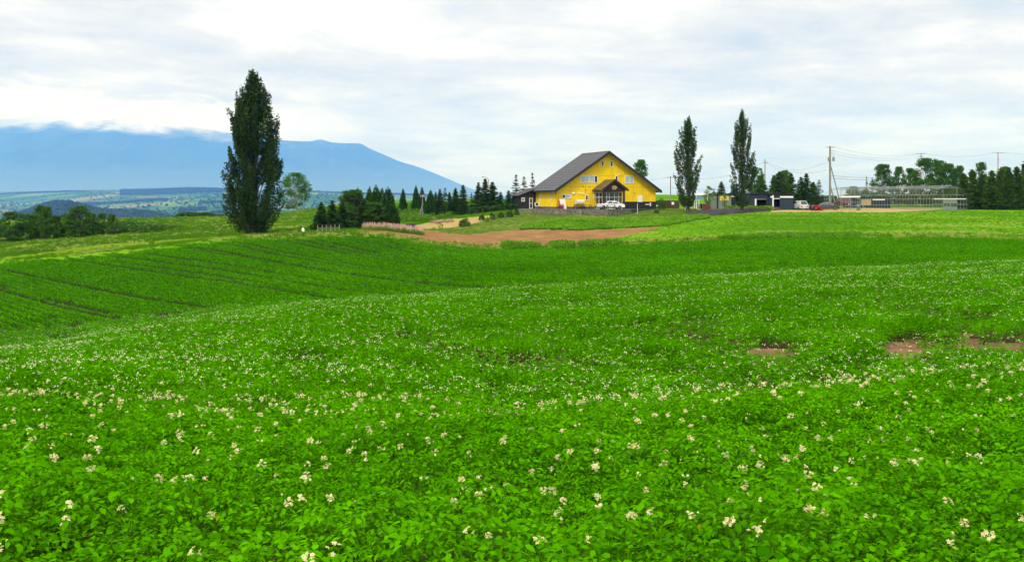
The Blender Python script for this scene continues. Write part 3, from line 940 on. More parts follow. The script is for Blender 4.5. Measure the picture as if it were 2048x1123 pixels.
# ------------------------------------------------------------------ trees
BARK = mat('bark', (0.10, 0.08, 0.06), 0.9, var=0.3, scale=6, bump=0.6)
BIRCH_BARK = mat('birch_bark', (0.62, 0.60, 0.55), 0.8, var=0.15, scale=4, bump=0.3)
POPLAR_LEAF = leaf_mat('poplar_leaf', (0.012, 0.032, 0.007), (0.045, 0.088, 0.014), transl=0.15, rough=0.5, spec=0.06, nscale=0.5, isl=0.55)
POPLAR_LEAF_B = leaf_mat('young_poplar_leaf', (0.018, 0.042, 0.010), (0.060, 0.105, 0.022), transl=0.15, rough=0.5, spec=0.08, nscale=0.5, isl=0.55)
SPRUCE_LEAF = leaf_mat('spruce_needles', (0.013, 0.042, 0.008), (0.055, 0.125, 0.018), transl=0.05, rough=0.6, spec=0.04, nscale=0.8)
CEDAR_LEAF = leaf_mat('cedar_foliage', (0.012, 0.045, 0.006), (0.045, 0.125, 0.012), transl=0.1, rough=0.6, spec=0.04, nscale=0.8)
LARCH_LEAF = leaf_mat('larch_needles', (0.024, 0.066, 0.006), (0.095, 0.170, 0.016), transl=0.1, rough=0.6, spec=0.04, nscale=0.6)
BROAD_LEAF = leaf_mat('broad_leaf', (0.018, 0.065, 0.007), (0.075, 0.19, 0.016), transl=0.25, rough=0.5, spec=0.06, nscale=0.6)
BIRCH_LEAF = leaf_mat('birch_leaf', (0.022, 0.080, 0.008), (0.085, 0.210, 0.016), transl=0.22, rough=0.5, spec=0.06, nscale=0.6)
LIME_LEAF = leaf_mat('lime_leaf', (0.055, 0.16, 0.008), (0.17, 0.34, 0.015), transl=0.3, rough=0.5, spec=0.06, nscale=0.6)


def unit(rng, n):
    v = rng.normal(0, 1, (n, 3))
    return v / np.linalg.norm(v, axis=1)[:, None]


def leaf_cards(P, size, rng, aspect=0.6, flat=0.0, direc=None):
    """a small folded leaf at every point"""
    n = len(P)
    a = unit(rng, n) if direc is None else direc + unit(rng, n) * 0.45
    a /= np.linalg.norm(a, axis=1)[:, None]
    if flat: a[:, 2] *= (1 - flat); a /= np.linalg.norm(a, axis=1)[:, None]
    b = np.cross(a, unit(rng, n) + np.array([0, 0, 1.0]) * flat * 3 * 0)
    if flat: b = np.cross(a, np.array([0, 0, 1.0]) + unit(rng, n) * (1 - flat))
    b /= np.maximum(np.linalg.norm(b, axis=1), 1e-6)[:, None]
    c = np.cross(a, b)
    s = (np.asarray(size) * rng.uniform(0.65, 1.3, n))[:, None]
    V = np.stack([P - a * s * .5, P + b * s * .5 * aspect + c * s * .08, P + a * s * .5, P - b * s * .5 * aspect + c * s * .08], 1).reshape(-1, 3)
    F = np.arange(4 * n).reshape(n, 4)
    return V, F


def tube_np(mb, pts, r0, r1, n=5):
    k = len(pts)
    mb.tube(pts, [r0 + (r1 - r0) * i / (k - 1) for i in range(k)], n)


def poplar(rng, h, w, env, nl, per, leaf, crown_mat, bare=0.04, spread=0.6, fill=0.25, gap=0.0):
    """columnar poplar: the crown is a sheaf of upswept leafy plumes, each ending in its own spire"""
    mb = MB()
    tube_np(mb, [(0, 0, -0.5), (0, 0, h * .1), (0.1, 0, h * .45), (0, 0, h * .93)], h * 0.022, 0.03, 7)
    P = []
    for i in range(nl):
        az = rng.uniform(0, 2 * math.pi)
        ln = h * rng.uniform(.13, .24)
        ut = min(1.0, 0.14 + 0.86 * ((i + rng.uniform(0, 1)) / nl)**0.85)         # height of the plume's tip
        inner = rng.uniform() < fill
        rt = env(min(1, ut)) * w / 2 * (rng.uniform(0, .55) if inner else rng.uniform(.62, 1.0))
        tip = np.array([rt * math.cos(az), rt * math.sin(az), ut * h])
        u0 = max(bare, ut - ln / h)
        rb = min(rt, env(u0) * w / 2 * .9) * rng.uniform(.45, .85)
        base = np.array([rb * math.cos(az), rb * math.sin(az), u0 * h])
        root = np.array([0, 0, max(bare * h * .6, (u0 - rng.uniform(.08, .2)) * h)])
        if i % 2 == 0: tube_np(mb, [root, (root + base) / 2 + [0, 0, -.02 * h], base, tip], h * 0.005, 0.012, 4)
        n = int(per * rng.uniform(.7, 1.3))
        t = rng.beta(1.5, 1.6, n)
        rad = spread * rng.uniform(.75, 1.25) * np.clip(np.sin(np.pi * (t * .86 + .10)), 0, 1)**.7
        side = unit(rng, n) * rng.uniform(.25, 1, (n, 1))**.6
        tw = max(4, n // 22)
        tuftc = unit(rng, tw) * .5; k = rng.integers(0, tw, n)
        q = base + (tip - base) * t[:, None] + (side * .62 + tuftc[k] * .75) * rad[:, None] * np.array([1, 1, 1.25])
        P.append(q)
    P = np.concatenate(P)
    P = P[P[:, 2] > bare * h * 0.5]
    V, F = leaf_cards(P, leaf, rng, 0.8)
    return mb, mesh_np('crown', V, F, crown_mat)


def broadleaf(rng, h, w, clumps, per, leaf, crown_mat, bark, base=0.2, trunks=1, narrow=1.0, shape=1.0):
    mb = MB()
    P = []
    for t in range(trunks):
        ox = rng.normal(0, w * .06) if trunks > 1 else 0
        top = np.array([ox * 3 + rng.normal(0, w * .03), rng.normal(0, w * .03), h * .86])
        b0 = np.array([ox, rng.normal(0, .1), -0.4])
        tube_np(mb, [b0, b0 * .5 + top * .5 + rng.normal(0, .05 * w, 3) * [1, 1, 0], top], h * 0.017 / trunks**.4, 0.02, 6)
        for i in range(clumps // trunks):
            u = base + (1 - base) * rng.uniform(0.0, 1)**0.8
            r = w / 2 * (max(0.05, math.sin(math.pi * min(1, (u - base) / (1 - base) * .86 + .12)))**shape) * narrow * rng.uniform(.45, .95)
            az = rng.uniform(0, 6.28)
            c = np.array([ox * 2 + r * math.cos(az), r * math.sin(az), u * h])
            s_ = b0 + (top - b0) * max(0.12, u - rng.uniform(.12, .3))
            if i % 2 == 0: tube_np(mb, [s_, (s_ + c) / 2 + [0, 0, .05 * h], c], h * 0.005, 0.012, 4)
            n = int(per * rng.uniform(.6, 1.4))
            sz = w * rng.uniform(.10, .17)
            q = unit(rng, n) * (rng.uniform(0, 1, n)**0.45)[:, None] * sz * np.array([1, 1, .8])
            P.append(c + q)
    P = np.concatenate(P)
    P = P[P[:, 2] < h * 1.01]
    V, F = leaf_cards(P, leaf, rng, 0.75)
    return mb, mesh_np('crown', V, F, crown_mat)


def spruce(rng, h, w, whorls, nb, leaf, crown_mat, base=0.04, droop=0.22, power=0.85, fill=7):
    mb = MB(); tube_np(mb, [(0, 0, -.4), (0, 0, h * .5), (0, 0, h * .99)], h * .016, 0.015, 6)
    P = []; D = []
    for k in range(whorls):
        u = base + (1 - base) * (k + rng.uniform(-.3, .3)) / whorls
        u = min(max(u, base), 0.99)
        L_ = w / 2 * (1 - u)**power * (0.85 if u < 0.10 else 1)
        for i in range(nb):
            az = rng.uniform(0, 6.28); ln = L_ * rng.uniform(.62, 1.12) + 0.05
            d = np.array([math.cos(az), math.sin(az), 0])
            rise = rng.uniform(-.05, .2) * (1 if u < .7 else 3)
            n = max(4, int(fill * ln / leaf * 0.55))
            t = rng.uniform(.08, 1, n)
            z = rise * t * ln - droop * ln * np.sin(t * 2.2) * (1 - u * .7) + .06 * t**3 * ln
            q = d * (t * ln)[:, None] + np.stack([np.zeros(n), np.zeros(n), z + u * h], 1)
            side = np.array([-d[1], d[0], 0]) * (rng.normal(0, .16, n) * ln * (1.15 - t))[:, None]
            P.append(q + side + rng.normal(0, leaf * .18, (n, 3)))
            D.append(np.repeat(d[None], n, 0) + np.sign(rng.normal(0, 1, n))[:, None] * np.array([-d[1], d[0], 0]) * .5 + [0, 0, -.15])
            if k % 2 == 0 and i % 2 == 0:
                mb.tube([(0, 0, u * h), tuple(d * ln * .8 + [0, 0, u * h + (rise - droop * .7) * ln * .8])], [h * .004, .008], 4)
    tipn = 14
    P.append(np.stack([rng.normal(0, .05, tipn), rng.normal(0, .05, tipn), h * (1 - rng.uniform(0, .05, tipn))], 1)); D.append(np.repeat([[0.3, 0, 1.0]], tipn, 0))
    P = np.concatenate(P); D = np.concatenate(D)
    V, F = leaf_cards(P, leaf, rng, 0.42, direc=D)
    return mb, mesh_np('crown', V, F, crown_mat)


def cone_tree(rng, h, w, n, leaf, crown_mat, power=0.7):
    """dense clipped-looking conifer, foliage down to the ground"""
    mb = MB(); tube_np(mb, [(0, 0, -.4), (0, 0, h * .5), (0, 0, h * .95)], h * .018, 0.02, 6)
    u = 1 - np.sqrt(rng.uniform(0, 1, n)); u = np.clip(u + rng.normal(0, .01, n), 0.01, 1)
    az = rng.uniform(0, 6.28, n)
    lob = 1 + .12 * np.sin(az * 3 + u * 14) + .10 * np.sin(az * 5 - u * 23)
    prof = np.minimum(1.0, (u + .04) * 7)**.5 * (1 - u)**power
    r = w / 2 * prof * lob * rng.uniform(0.45, 1.0, n)**.4
    P = np.stack([r * np.cos(az), r * np.sin(az), u * h + rng.normal(0, .1, n)], 1)
    D = np.stack([np.cos(az) * .5, np.sin(az) * .5, np.ones(n)], 1)
    V, F = leaf_cards(P, leaf, rng, 0.55, direc=D)
    return mb, mesh_np('crown', V, F, crown_mat)


def ball_shrub(rng, n, leaf, crown_mat, zs=0.85):
    mb = MB(); mb.tube([(0, 0, -.2), (0, 0, .45)], [.05, .03], 5)
    v = unit(rng, n); v[:, 2] = np.abs(v[:, 2]) * 1.0
    r = rng.uniform(.5, 1, n)**.35 * (1 + .15 * np.sin(v[:, 0] * 5 + v[:, 1] * 4))
    P = v * r[:, None] * np.array([.5, .5, zs]) + [0, 0, .06]
    V, F = leaf_cards(P, leaf, rng, 0.7)
    return mb, mesh_np('crown', V, F, crown_mat)


TREE = {}


def tree_kind(key, fn, bark=None):
    mb, crown = fn
    TREE[key] = (mb.mesh('trunk', bark or BARK, smooth=True), crown)


def plant(name, key, x, y, scl, rz, label, cat, group=None, sink=0.0):
    e = empty(name, (x, y, z1(x, y) - sink), rz)
    e.scale = scl
    tr, cr = TREE[key]
    link('trunk', tr, e); link('crown', cr, e)
    tag(e, label, cat, group)
    return e


def tree_at(name, key, px, d, top, wpx, label, cat='tree', group=None, rz=None, sink=0.0, native=(1.0, 1.0)):
    """stand a unit tree (1 m tall, 1 m wide) so that it reaches the given row and width"""
    p = at(px, d)
    h = zrow(top, d) - p.z + sink
    w = wpx / FPX * d
    return plant(name, key, p.x, p.y, (w, w, h), random.uniform(0, 6.28) if rz is None else rz, label, cat, group, sink)


ORD = ['first', 'second', 'third', 'fourth', 'fifth', 'sixth', 'seventh', 'eighth', 'ninth', 'tenth', 'eleventh', 'twelfth', 'thirteenth', 'fourteenth', 'fifteenth', 'sixteenth', 'seventeenth']


def norm_kind(key, fn, h, w, bark=None):
    """store a tree made at natural size scaled to 1 m x 1 m"""
    mb, crown = fn
    mb.v = [(v[0] / w, v[1] / w, v[2] / h) for v in mb.v]
    n = len(crown.vertices); co = np.empty(n * 3, np.float32); crown.vertices.foreach_get('co', co)
    co = co.reshape(-1, 3) / [w, w, h]; crown.vertices.foreach_set('co', co.astype(np.float32).ravel()); crown.update()
    TREE[key] = (mb.mesh('trunk', bark or BARK, smooth=True), crown)


def build_trees():
    rng = np.random.default_rng(77)
    # --- the great poplar
    ek = np.array([0, .03, .07, .13, .22, .30, .42, .52, .63, .72, .80, .88, .94, 1.0])
    ev = np.array([.46, .52, .70, .86, .97, 1.0, .94, .90, .84, .80, .66, .46, .30, .10])
    env = lambda u: float(np.interp(u, ek, ev))
    norm_kind('great', poplar(rng, 25.0, 9.4, env, 170, 360, 0.25, POPLAR_LEAF, bare=0.012, spread=0.80, fill=.36), 25.0, 9.4)
    tree_at('poplar_tree', 'great', 506, 141, 138, 142, 'huge dark columnar poplar standing alone at the field edge', 'tree', rz=0.6)
    ek2 = np.array([0, .05, .12, .2, .35, .5, .62, .75, .86, .94, 1.0])
    ev2 = np.array([.22, .35, .62, .88, 1.0, .98, .95, .85, .62, .40, .1])
    env2 = lambda u: float(np.interp(u, ek2, ev2))
    for k, (px, d, top, w, nl, lb) in enumerate(((1376, 172, 231, 62, 120, 'slim poplar beside the white swing frame, nearer the yellow house'),
                                                 (1485, 174, 218, 57, 120, 'tallest slim poplar, in front of the navy sheds'))):
        norm_kind('slim%d' % k, poplar(rng, 16.5, 4.8, env2, 92, 125, 0.24, POPLAR_LEAF_B, bare=0.07, spread=0.50, fill=.28), 16.5, 4.8)
        tree_at('poplar_tree', 'slim%d' % k, px, d, top, w, lb, 'tree', 'two slim poplars', rz=k * 2.0)
    # --- kinds
    for k in range(4):
        norm_kind('spruce%d' % k, spruce(rng, 8.0, 3.2, 34, 10, 0.34, SPRUCE_LEAF, fill=11, base=.02), 8.0, 3.2)
    for k in range(3):
        norm_kind('thin%d' % k, spruce(rng, 8.0, 2.6, 20, 8, 0.30, SPRUCE_LEAF, base=.06, droop=.10, fill=10), 8.0, 2.6)
    for k in range(3):
        norm_kind('larch%d' % k, spruce(rng, 9.0, 3.6, 40, 12, 0.38, LARCH_LEAF, base=.01, droop=.1, power=.55, fill=11), 9.0, 3.6)
    for k in range(2):
        norm_kind('cone%d' % k, cone_tree(rng, 6.0, 2.6, 5200, .26, CEDAR_LEAF), 6.0, 2.6)
    for k in range(4):
        norm_kind('broad%d' % k, broadleaf(rng, 8.0, 4.6, 96, 66, .25, BROAD_LEAF, BARK, base=.03, trunks=3, shape=.55), 8.0, 4.6)
    norm_kind('birch', broadleaf(rng, 10.0, 7.0, 92, 90, .26, BIRCH_LEAF, BIRCH_BARK, base=.10, trunks=2, shape=.7), 10, 7, BIRCH_BARK)
    for k in range(2):
        norm_kind('young%d' % k, broadleaf(rng, 4.0, 2.4, 34, 34, .17, LIME_LEAF, BARK, base=.22), 4.0, 2.4)
    for k in range(3):
        TREE['ball%d' % k] = (lambda f: (f[0].mesh('trunk', BARK), f[1]))(ball_shrub(rng, 650, .14, [CEDAR_LEAF, LIME_LEAF, BROAD_LEAF][k]))
    for k in range(2):
        TREE['bush%d' % k] = (lambda f: (f[0].mesh('trunk', BARK), f[1]))(ball_shrub(rng, 1100, .085, BROAD_LEAF, 1.0))
    # --- thicket on the left
    L = [(26, 424, 48), (60, 428, 38), (81, 411, 24), (97, 413, 26), (119, 431, 40), (141, 427, 34), (164, 412, 46), (187, 427, 28), (206, 426, 20), (224, 428, 20), (-20, 425, 50)]
    lbl = ['bright leafed tree at the left end of the thicket', 'dark tree second from the left in the thicket', 'slender tall tree on the left of a pair in the thicket', 'slender tall tree on the right of a pair in the thicket',
           'low round tree in the middle of the thicket', 'low tree just left of the tallest one in the thicket', 'tallest broad tree of the thicket by the left field', 'sparse young tree right beside the tallest thicket tree',
           'thin young tree near the right end of the thicket', 'thin young tree ending the thicket on the right', 'tree cut by the left picture edge, before the thicket']
    for k, (px, top, w) in enumerate(L):
        tree_at('thicket_tree', 'broad%d' % (k % 4), px, 163 + (k % 3) * 2.5, top, w * 1.25, lbl[k], 'tree', 'trees of the left thicket', sink=0.3)
    for k, (px, d, top, w) in enumerate([(238, 166, 444, 46), (262, 170, 440, 40), (290, 165, 446, 52), (322, 168, 447, 48), (352, 176, 450, 30)]):
        p = at(px, d); h = zrow(top, d) - p.z; w_ = w / FPX * d
        plant('shrub', 'bush%d' % (k % 2), p.x, p.y, (w_, w_, h), k, ORD[k] + ' dense green shrub from the left, on the bank behind the trail', 'shrub', 'shrubs on the bank')
    for k, (px, w, top) in enumerate([(360, 26, 427), (378, 30, 424), (398, 30, 425), (418, 28, 424), (436, 24, 428)]):
        tree_at('round_tree', 'broad%d' % (k % 4), px, 262, top, w * 1.4, ORD[k] + ' dark round tree from the left, peeping over the meadow ridge', 'tree', 'trees behind the meadow ridge', sink=2.5)
    tree_at('birch_tree', 'birch', 590, 240, 346, 62, 'tall pale trunked birch behind the great poplar', 'tree', rz=1.2)
    tree_at('sapling', 'young0', 442, 141, 454, 9, 'thin lone sapling on the trail left of the great poplar', 'sapling')
    # --- dark grove by the flower bed
    G = [('spruce0', 643, 148, 404, 36), ('spruce1', 664, 150, 401, 38), ('spruce2', 684, 153, 404, 34), ('cone0', 694, 160, 382, 32), ('broad0', 702, 158, 380, 40), ('cone1', 716, 160, 376, 34), ('spruce3', 728, 152, 398, 42),
         ('cone0', 739, 164, 375, 26), ('cone1', 752, 160, 371, 34), ('cone0', 764, 165, 376, 22), ('broad1', 744, 152, 405, 34), ('spruce1', 757, 153, 400, 36), ('cone1', 776, 157, 375, 36)]
    gl = ['low spruce at the left end of the dark grove, behind the rustic fence', 'second low spruce from the left in the dark grove', 'third low spruce from the left in the dark grove', 'round topped conifer rising behind the grove spruces',
          'leafy broad tree inside the dark grove', 'tall round topped conifer left of the grove middle', 'wide low spruce in the middle of the dark grove', 'slim conifer left of the tallest one in the grove',
          'tallest pointed conifer of the dark grove', 'slim conifer just right of the tallest one in the grove', 'low light green leafy tree at the front of the grove', 'wide spruce at the front right of the grove', 'dense conical conifer closing the dark grove on the right']
    for (key, px, d, top, w), lb in zip(G, gl):
        tree_at('grove_tree', key, px, d, top, w * 1.45, lb, 'tree', 'dark grove by the flower bed')
    for k, (px, d, top, w, lb) in enumerate([(806, 205, 377, 17, 'lone dark cone shaped conifer on the green bank'), (832, 205, 371, 19, 'taller of the twin conifers on the green bank'), (844, 204, 374, 18, 'shorter of the twin conifers on the green bank')]):
        tree_at('conifer', 'cone%d' % (k % 2), px, d, top, w * 1.15, lb, 'tree', 'conifers on the green bank')
    rowl = [(861, 380, 20, 'cone0'), (871, 384, 17, 'spruce0'), (880, 378, 22, 'spruce1'), (890, 376, 20, 'thin0'), (899, 384, 18, 'spruce2'), (911, 376, 24, 'spruce3'), (926, 370, 28, 'spruce0'), (943, 385, 14, 'thin1'), (957, 365, 26, 'spruce1'),
            (970, 357, 28, 'spruce2'), (985, 364, 34, 'spruce3'), (1001, 384, 20, 'spruce0'), (1017, 381, 22, 'spruce1'), (1032, 350, 24, 'thin2'), (1048, 353, 22, 'thin0'), (1065, 346, 18, 'thin1')]
    for k, (px, top, w, key) in enumerate(rowl):
        tree_at('spruce_tree', key, px, 186 + (k % 3) * 2 + (8 if px > 1025 else 0), top, w * 1.5, ORD[k] + ' spruce from the left in the row running to the black shed', 'tree', 'spruce row left of the house')
    # --- clipped shrubs
    for k, (px, d, w, hp) in enumerate([(964, 169, 11, 11), (975, 166.5, 9, 9), (984, 169, 11, 12), (994, 170, 10, 10), (1002, 170, 11, 10), (1013, 171, 11, 12), (1020, 169.5, 12, 13), (1027, 172.5, 9, 10), (1034, 172, 9, 9)]):
        p = at(px, d); w_ = w / FPX * d
        plant('round_shrub', 'ball%d' % (k % 2), p.x, p.y, (w_ * 1.1, w_ * 1.1, hp / FPX * d * 1.15), k, ORD[k] + ' little round shrub from the left below the black shed', 'shrub', 'round shrubs below the black shed')
    p = at(929, 163); plant('leafy_bush', 'ball2', p.x, p.y, (1.9, 1.5, 1.35), 0.4, 'low dark bush with pale blossom on the path edge', 'shrub')
    p = at(1322, 181); plant('leafy_bush', 'bush0', p.x, p.y, (1.5, 1.4, 1.9), 0.4, 'tall narrow bush against the right corner of the house', 'shrub')
    p = at(1313, 172); plant('leafy_bush', 'ball2', p.x, p.y, (1.0, .9, .6), 1.4, 'small dark tuft on the lawn right of the house', 'shrub')
    # --- right hand trees
    tree_at('broadleaf_tree', 'broad2', 1284, 216, 320, 40, 'tree rising behind the right slope of the house roof')
    tree_at('young_tree', 'young0', 1418, 183, 372, 26, 'light green young tree in front of the grey shed')
    tree_at('young_tree', 'young1', 1449, 181, 388, 14, 'small sapling before the yellow board of the grey shed')
    B = [('spruce0', 1443, 363, 26), ('spruce1', 1467, 370, 20), ('thin0', 1428, 378, 14), ('broad0', 1513, 335, 26), ('larch0', 1520, 350, 30), ('spruce2', 1548, 350, 32), ('larch1', 1560, 343, 34), ('broad1', 1570, 341, 18), ('spruce3', 1582, 346, 34),
         ('spruce0', 1602, 354, 32), ('spruce1', 1613, 347, 32), ('larch2', 1626, 364, 22), ('thin1', 1638, 360, 22)]
    for k, (key, px, top, w) in enumerate(B):
        tree_at('yard_tree', key, px, 214 + (k % 3) * 3, top, w * 1.45, ORD[k] + ' tree from the left in the belt behind the sheds', 'tree', 'trees behind the sheds')
    C = [('broad0', 1708, 373, 28), ('thin0', 1733, 352, 12), ('thin1', 1744, 356, 12), ('broad1', 1766, 329, 32), ('broad2', 1798, 334, 24), ('broad3', 1826, 337, 28), ('broad0', 1858, 317, 44), ('broad1', 1878, 322, 34), ('broad2', 1898, 328, 38),
         ('broad3', 1916, 332, 28)]
    for k, (key, px, top, w) in enumerate(C):
        tree_at('greenhouse_tree', key, px, 232 + (k % 3) * 3, top, w * 1.25, ORD[k] + ' tree from the left behind the pipe greenhouse frame', 'tree', 'trees behind the greenhouse frame')
    Dd = [('larch0', 1926, 338, 34), ('larch1', 1944, 334, 34), ('broad0', 1960, 322, 22), ('larch2', 1965, 338, 36), ('larch0', 1983, 330, 38), ('larch1', 2001, 333, 36), ('larch2', 2016, 326, 36), ('broad1', 2008, 322, 24), ('larch0', 2034, 330, 38), ('larch1', 2052, 318, 40),
          ('larch2', 2075, 324, 40), ('larch0', 2100, 322, 44)]
    for k, (key, px, top, w) in enumerate(Dd):
        tree_at('windbreak_tree', key, px, 193 + (k % 2) * 3.5 + (12 if 'broad' in key else 0), top + random.uniform(0, 12), w * 1.2, ORD[k] + ' tree from the left in the dense windbreak at the right edge', 'tree', 'dense windbreak on the right')


build_trees()


# ------------------------------------------------------------------ far woods: masses of crowns
def build_woods():
    rng = np.random.default_rng(9)
    FW = leaf_mat('far_wood_leaf', (0.012, 0.04, 0.012), (0.035, 0.085, 0.025), transl=0.1, nscale=0.01)
    pr = []
    for k in range(4):
        n = 70
        v = unit(rng, n); v[:, 2] = np.abs(v[:, 2]) * 1.1 - .1
        P = v * np.array([5, 5, 7.5]) * rng.uniform(.7, 1.05, n)[:, None] + [0, 0, 3.5]
        V, F = leaf_cards(P, 3.6, rng, 0.9)
        pr.append(mesh_np('wood_crown', V, F, FW))
    col = proto_collection('wood_crowns', pr)
    strips = [('wooded_spur', 'blue green wooded hill in the valley behind the thicket', 25, 245, 3150, 3900, 2600),
              ('wooded_spur', 'band of dark woodland in the valley right of the wooded hill', 235, 365, 3250, 3650, 1000),
              ('tree_belt', 'far tree belt across the pale fields', 165, 330, 6700, 7500, 900),
              ('tree_belt', 'far tree clump in the fields left of the great poplar', 358, 412, 4700, 5000, 160),
              ('tree_belt', 'small far tree clump close beside the great poplar', 400, 450, 5600, 5700, 60),
              ('tree_belt', 'lower far tree belt close beside the great poplar', 423, 455, 4300, 4400, 40),
              ('tree_belt', 'highest far ridge wood left of the great poplar', 240, 470, 8800, 10200, 2200),
              ('tree_belt', 'far ridge wood behind the birch and the grove', 560, 900, 8800, 10000, 2200),
              ('tree_belt', 'faint blue ridge wood at the left edge', -60, 240, 10300, 11600, 2000),
              ('tree_belt', 'far wood seen right of the birch', 600, 720, 4300, 4600, 160)]
    strips.append(('tree_belt', 'scattered hedges and copses over the whole far valley', -100, 700, 4200, 9500, 1300))
    for nm, lb, p0, p1, d0, d1, n in strips:
        px = rng.uniform(p0, p1, n); d = rng.uniform(d0, d1, n)
        x = (px - CXP) / FPX * d
        sc_ = rng.uniform(.7, 1.35, n) * (1.0 if d0 < 5000 else 1.25)
        o = scatter(nm, np.stack([x, d, zt(x, d)], 1), rand_rot(n, rng, .05), sc_, rng.integers(0, 4, n), col)
        tag(o, lb, 'woodland', kind='stuff')


build_woods()


# ------------------------------------------------------------------ paints and building materials
YELLOW = mat('yellow_cladding', (0.85, 0.56, 0.004), 0.6, var=0.09, scale=0.7, spec=0.25)
JOINT = mat('cladding_joint', (0.32, 0.19, 0.02), 0.8)
ROOF = mat('roof_metal', (0.052, 0.050, 0.060), 0.55, var=0.15, scale=1.2, spec=0.25)
BLACKWOOD = mat('black_stained_wood', (0.022, 0.021, 0.022), 0.6, var=0.25, scale=3)
BROWNWOOD = mat('dark_brown_wood', (0.045, 0.024, 0.018), 0.6, var=0.25, scale=3)
SOFFIT = mat('soffit', (0.50, 0.44, 0.33), 0.8)
WHITE = mat('white_paint', (0.80, 0.80, 0.78), 0.45, var=0.03)
OFFWHITE = mat('off_white_sheet', (0.66, 0.62, 0.53), 0.7, var=0.08)
GLASS_D = mat('dark_window_glass', (0.025, 0.03, 0.035), 0.08, var=0.2, scale=1, spec=0.7)
GLASS_C = mat('curtained_glass', (0.42, 0.47, 0.49), 0.12, var=0.12, scale=2, spec=0.6)
CONCRETE = mat('weathered_concrete', (0.065, 0.06, 0.05), 0.9, var=0.0, scale=1.6, col2=(0.22, 0.20, 0.165), bump=0.4)
ASPHALT = mat('terrace_asphalt', (0.05, 0.05, 0.05), 0.9, var=0.2, scale=2)
MOSSROOF = mat('mossy_porch_roof', (0.075, 0.055, 0.02), 0.8, var=0.0, scale=1.5, col2=(0.15, 0.105, 0.03))
STEEL = mat('galvanised_steel', (0.24, 0.25, 0.25), 0.45, var=0.1, spec=0.5, metal=0.3)
POLE = mat('concrete_pole', (0.22, 0.215, 0.205), 0.85, var=0.12)
RUBBER = mat('tyre_rubber', (0.018, 0.018, 0.018), 0.8)
NAVY = mat('navy_steel', (0.022, 0.034, 0.052), 0.5, var=0.15, scale=2)
DARKIN = mat('dark_interior', (0.012, 0.012, 0.013), 0.9)

TH = R(22)
HX, HY, HZ = 16.92, 180.0, -1.2


def facade(cx, cy):
    """place on the gable wall of a point read off an enlarged view of the house"""
    px = 1020 + cx / 6.4; row = 280 + cy / 6.4
    t = (px - CXP) / FPX
    xl = (t * HY - HX) / (math.cos(TH) - t * math.sin(TH))
    d = HY + xl * math.sin(TH)
    return xl, zrow(row, d) - HZ


def clip(poly, f):
    """keep the part of a convex polygon where f >= 0"""
    out = []
    for i in range(len(poly)):
        a, b = poly[i], poly[(i + 1) % len(poly)]
        fa, fb = f(a), f(b)
        if fa >= 0: out.append(a)
        if (fa >= 0) != (fb >= 0):
            t = fa / (fa - fb)
            out.append((a[0] + (b[0] - a[0]) * t, a[1] + (b[1] - a[1]) * t))
    return out


def window(parent, x0, x1, z0, z1, mull=(), panes=None, y=0.0, loc=(0, 0, 0), rz=0.0, fr=0.10, name='window'):
    mb = MB()
    yo, yi = y - 0.09, y - 0.004
    mb.box(x0, x0 + fr, yo, yi, z0, z1); mb.box(x1 - fr, x1, yo, yi, z0, z1)
    mb.box(x0 + fr, x1 - fr, yo, yi, z0, z0 + fr); mb.box(x0 + fr, x1 - fr, yo, yi, z1 - fr, z1)
    ed = [x0 + fr] + [m for m in mull] + [x1 - fr]
    for m in mull: mb.box(m - .04, m + .04, yo + .01, yi, z0 + fr, z1 - fr)
    w = mb.build(name, WHITE, parent, loc=loc, rot=(0, 0, rz))
    panes = panes or [GLASS_D] * (len(ed) - 1)
    for k in range(len(ed) - 1):
        p = MB(); p.box(ed[k] + (.04 if k else 0), ed[k + 1] - (.04 if k < len(ed) - 2 else 0), y - .045, y - .03, z0 + fr, z1 - fr)
        p.build('pane', panes[k], w)
    return w


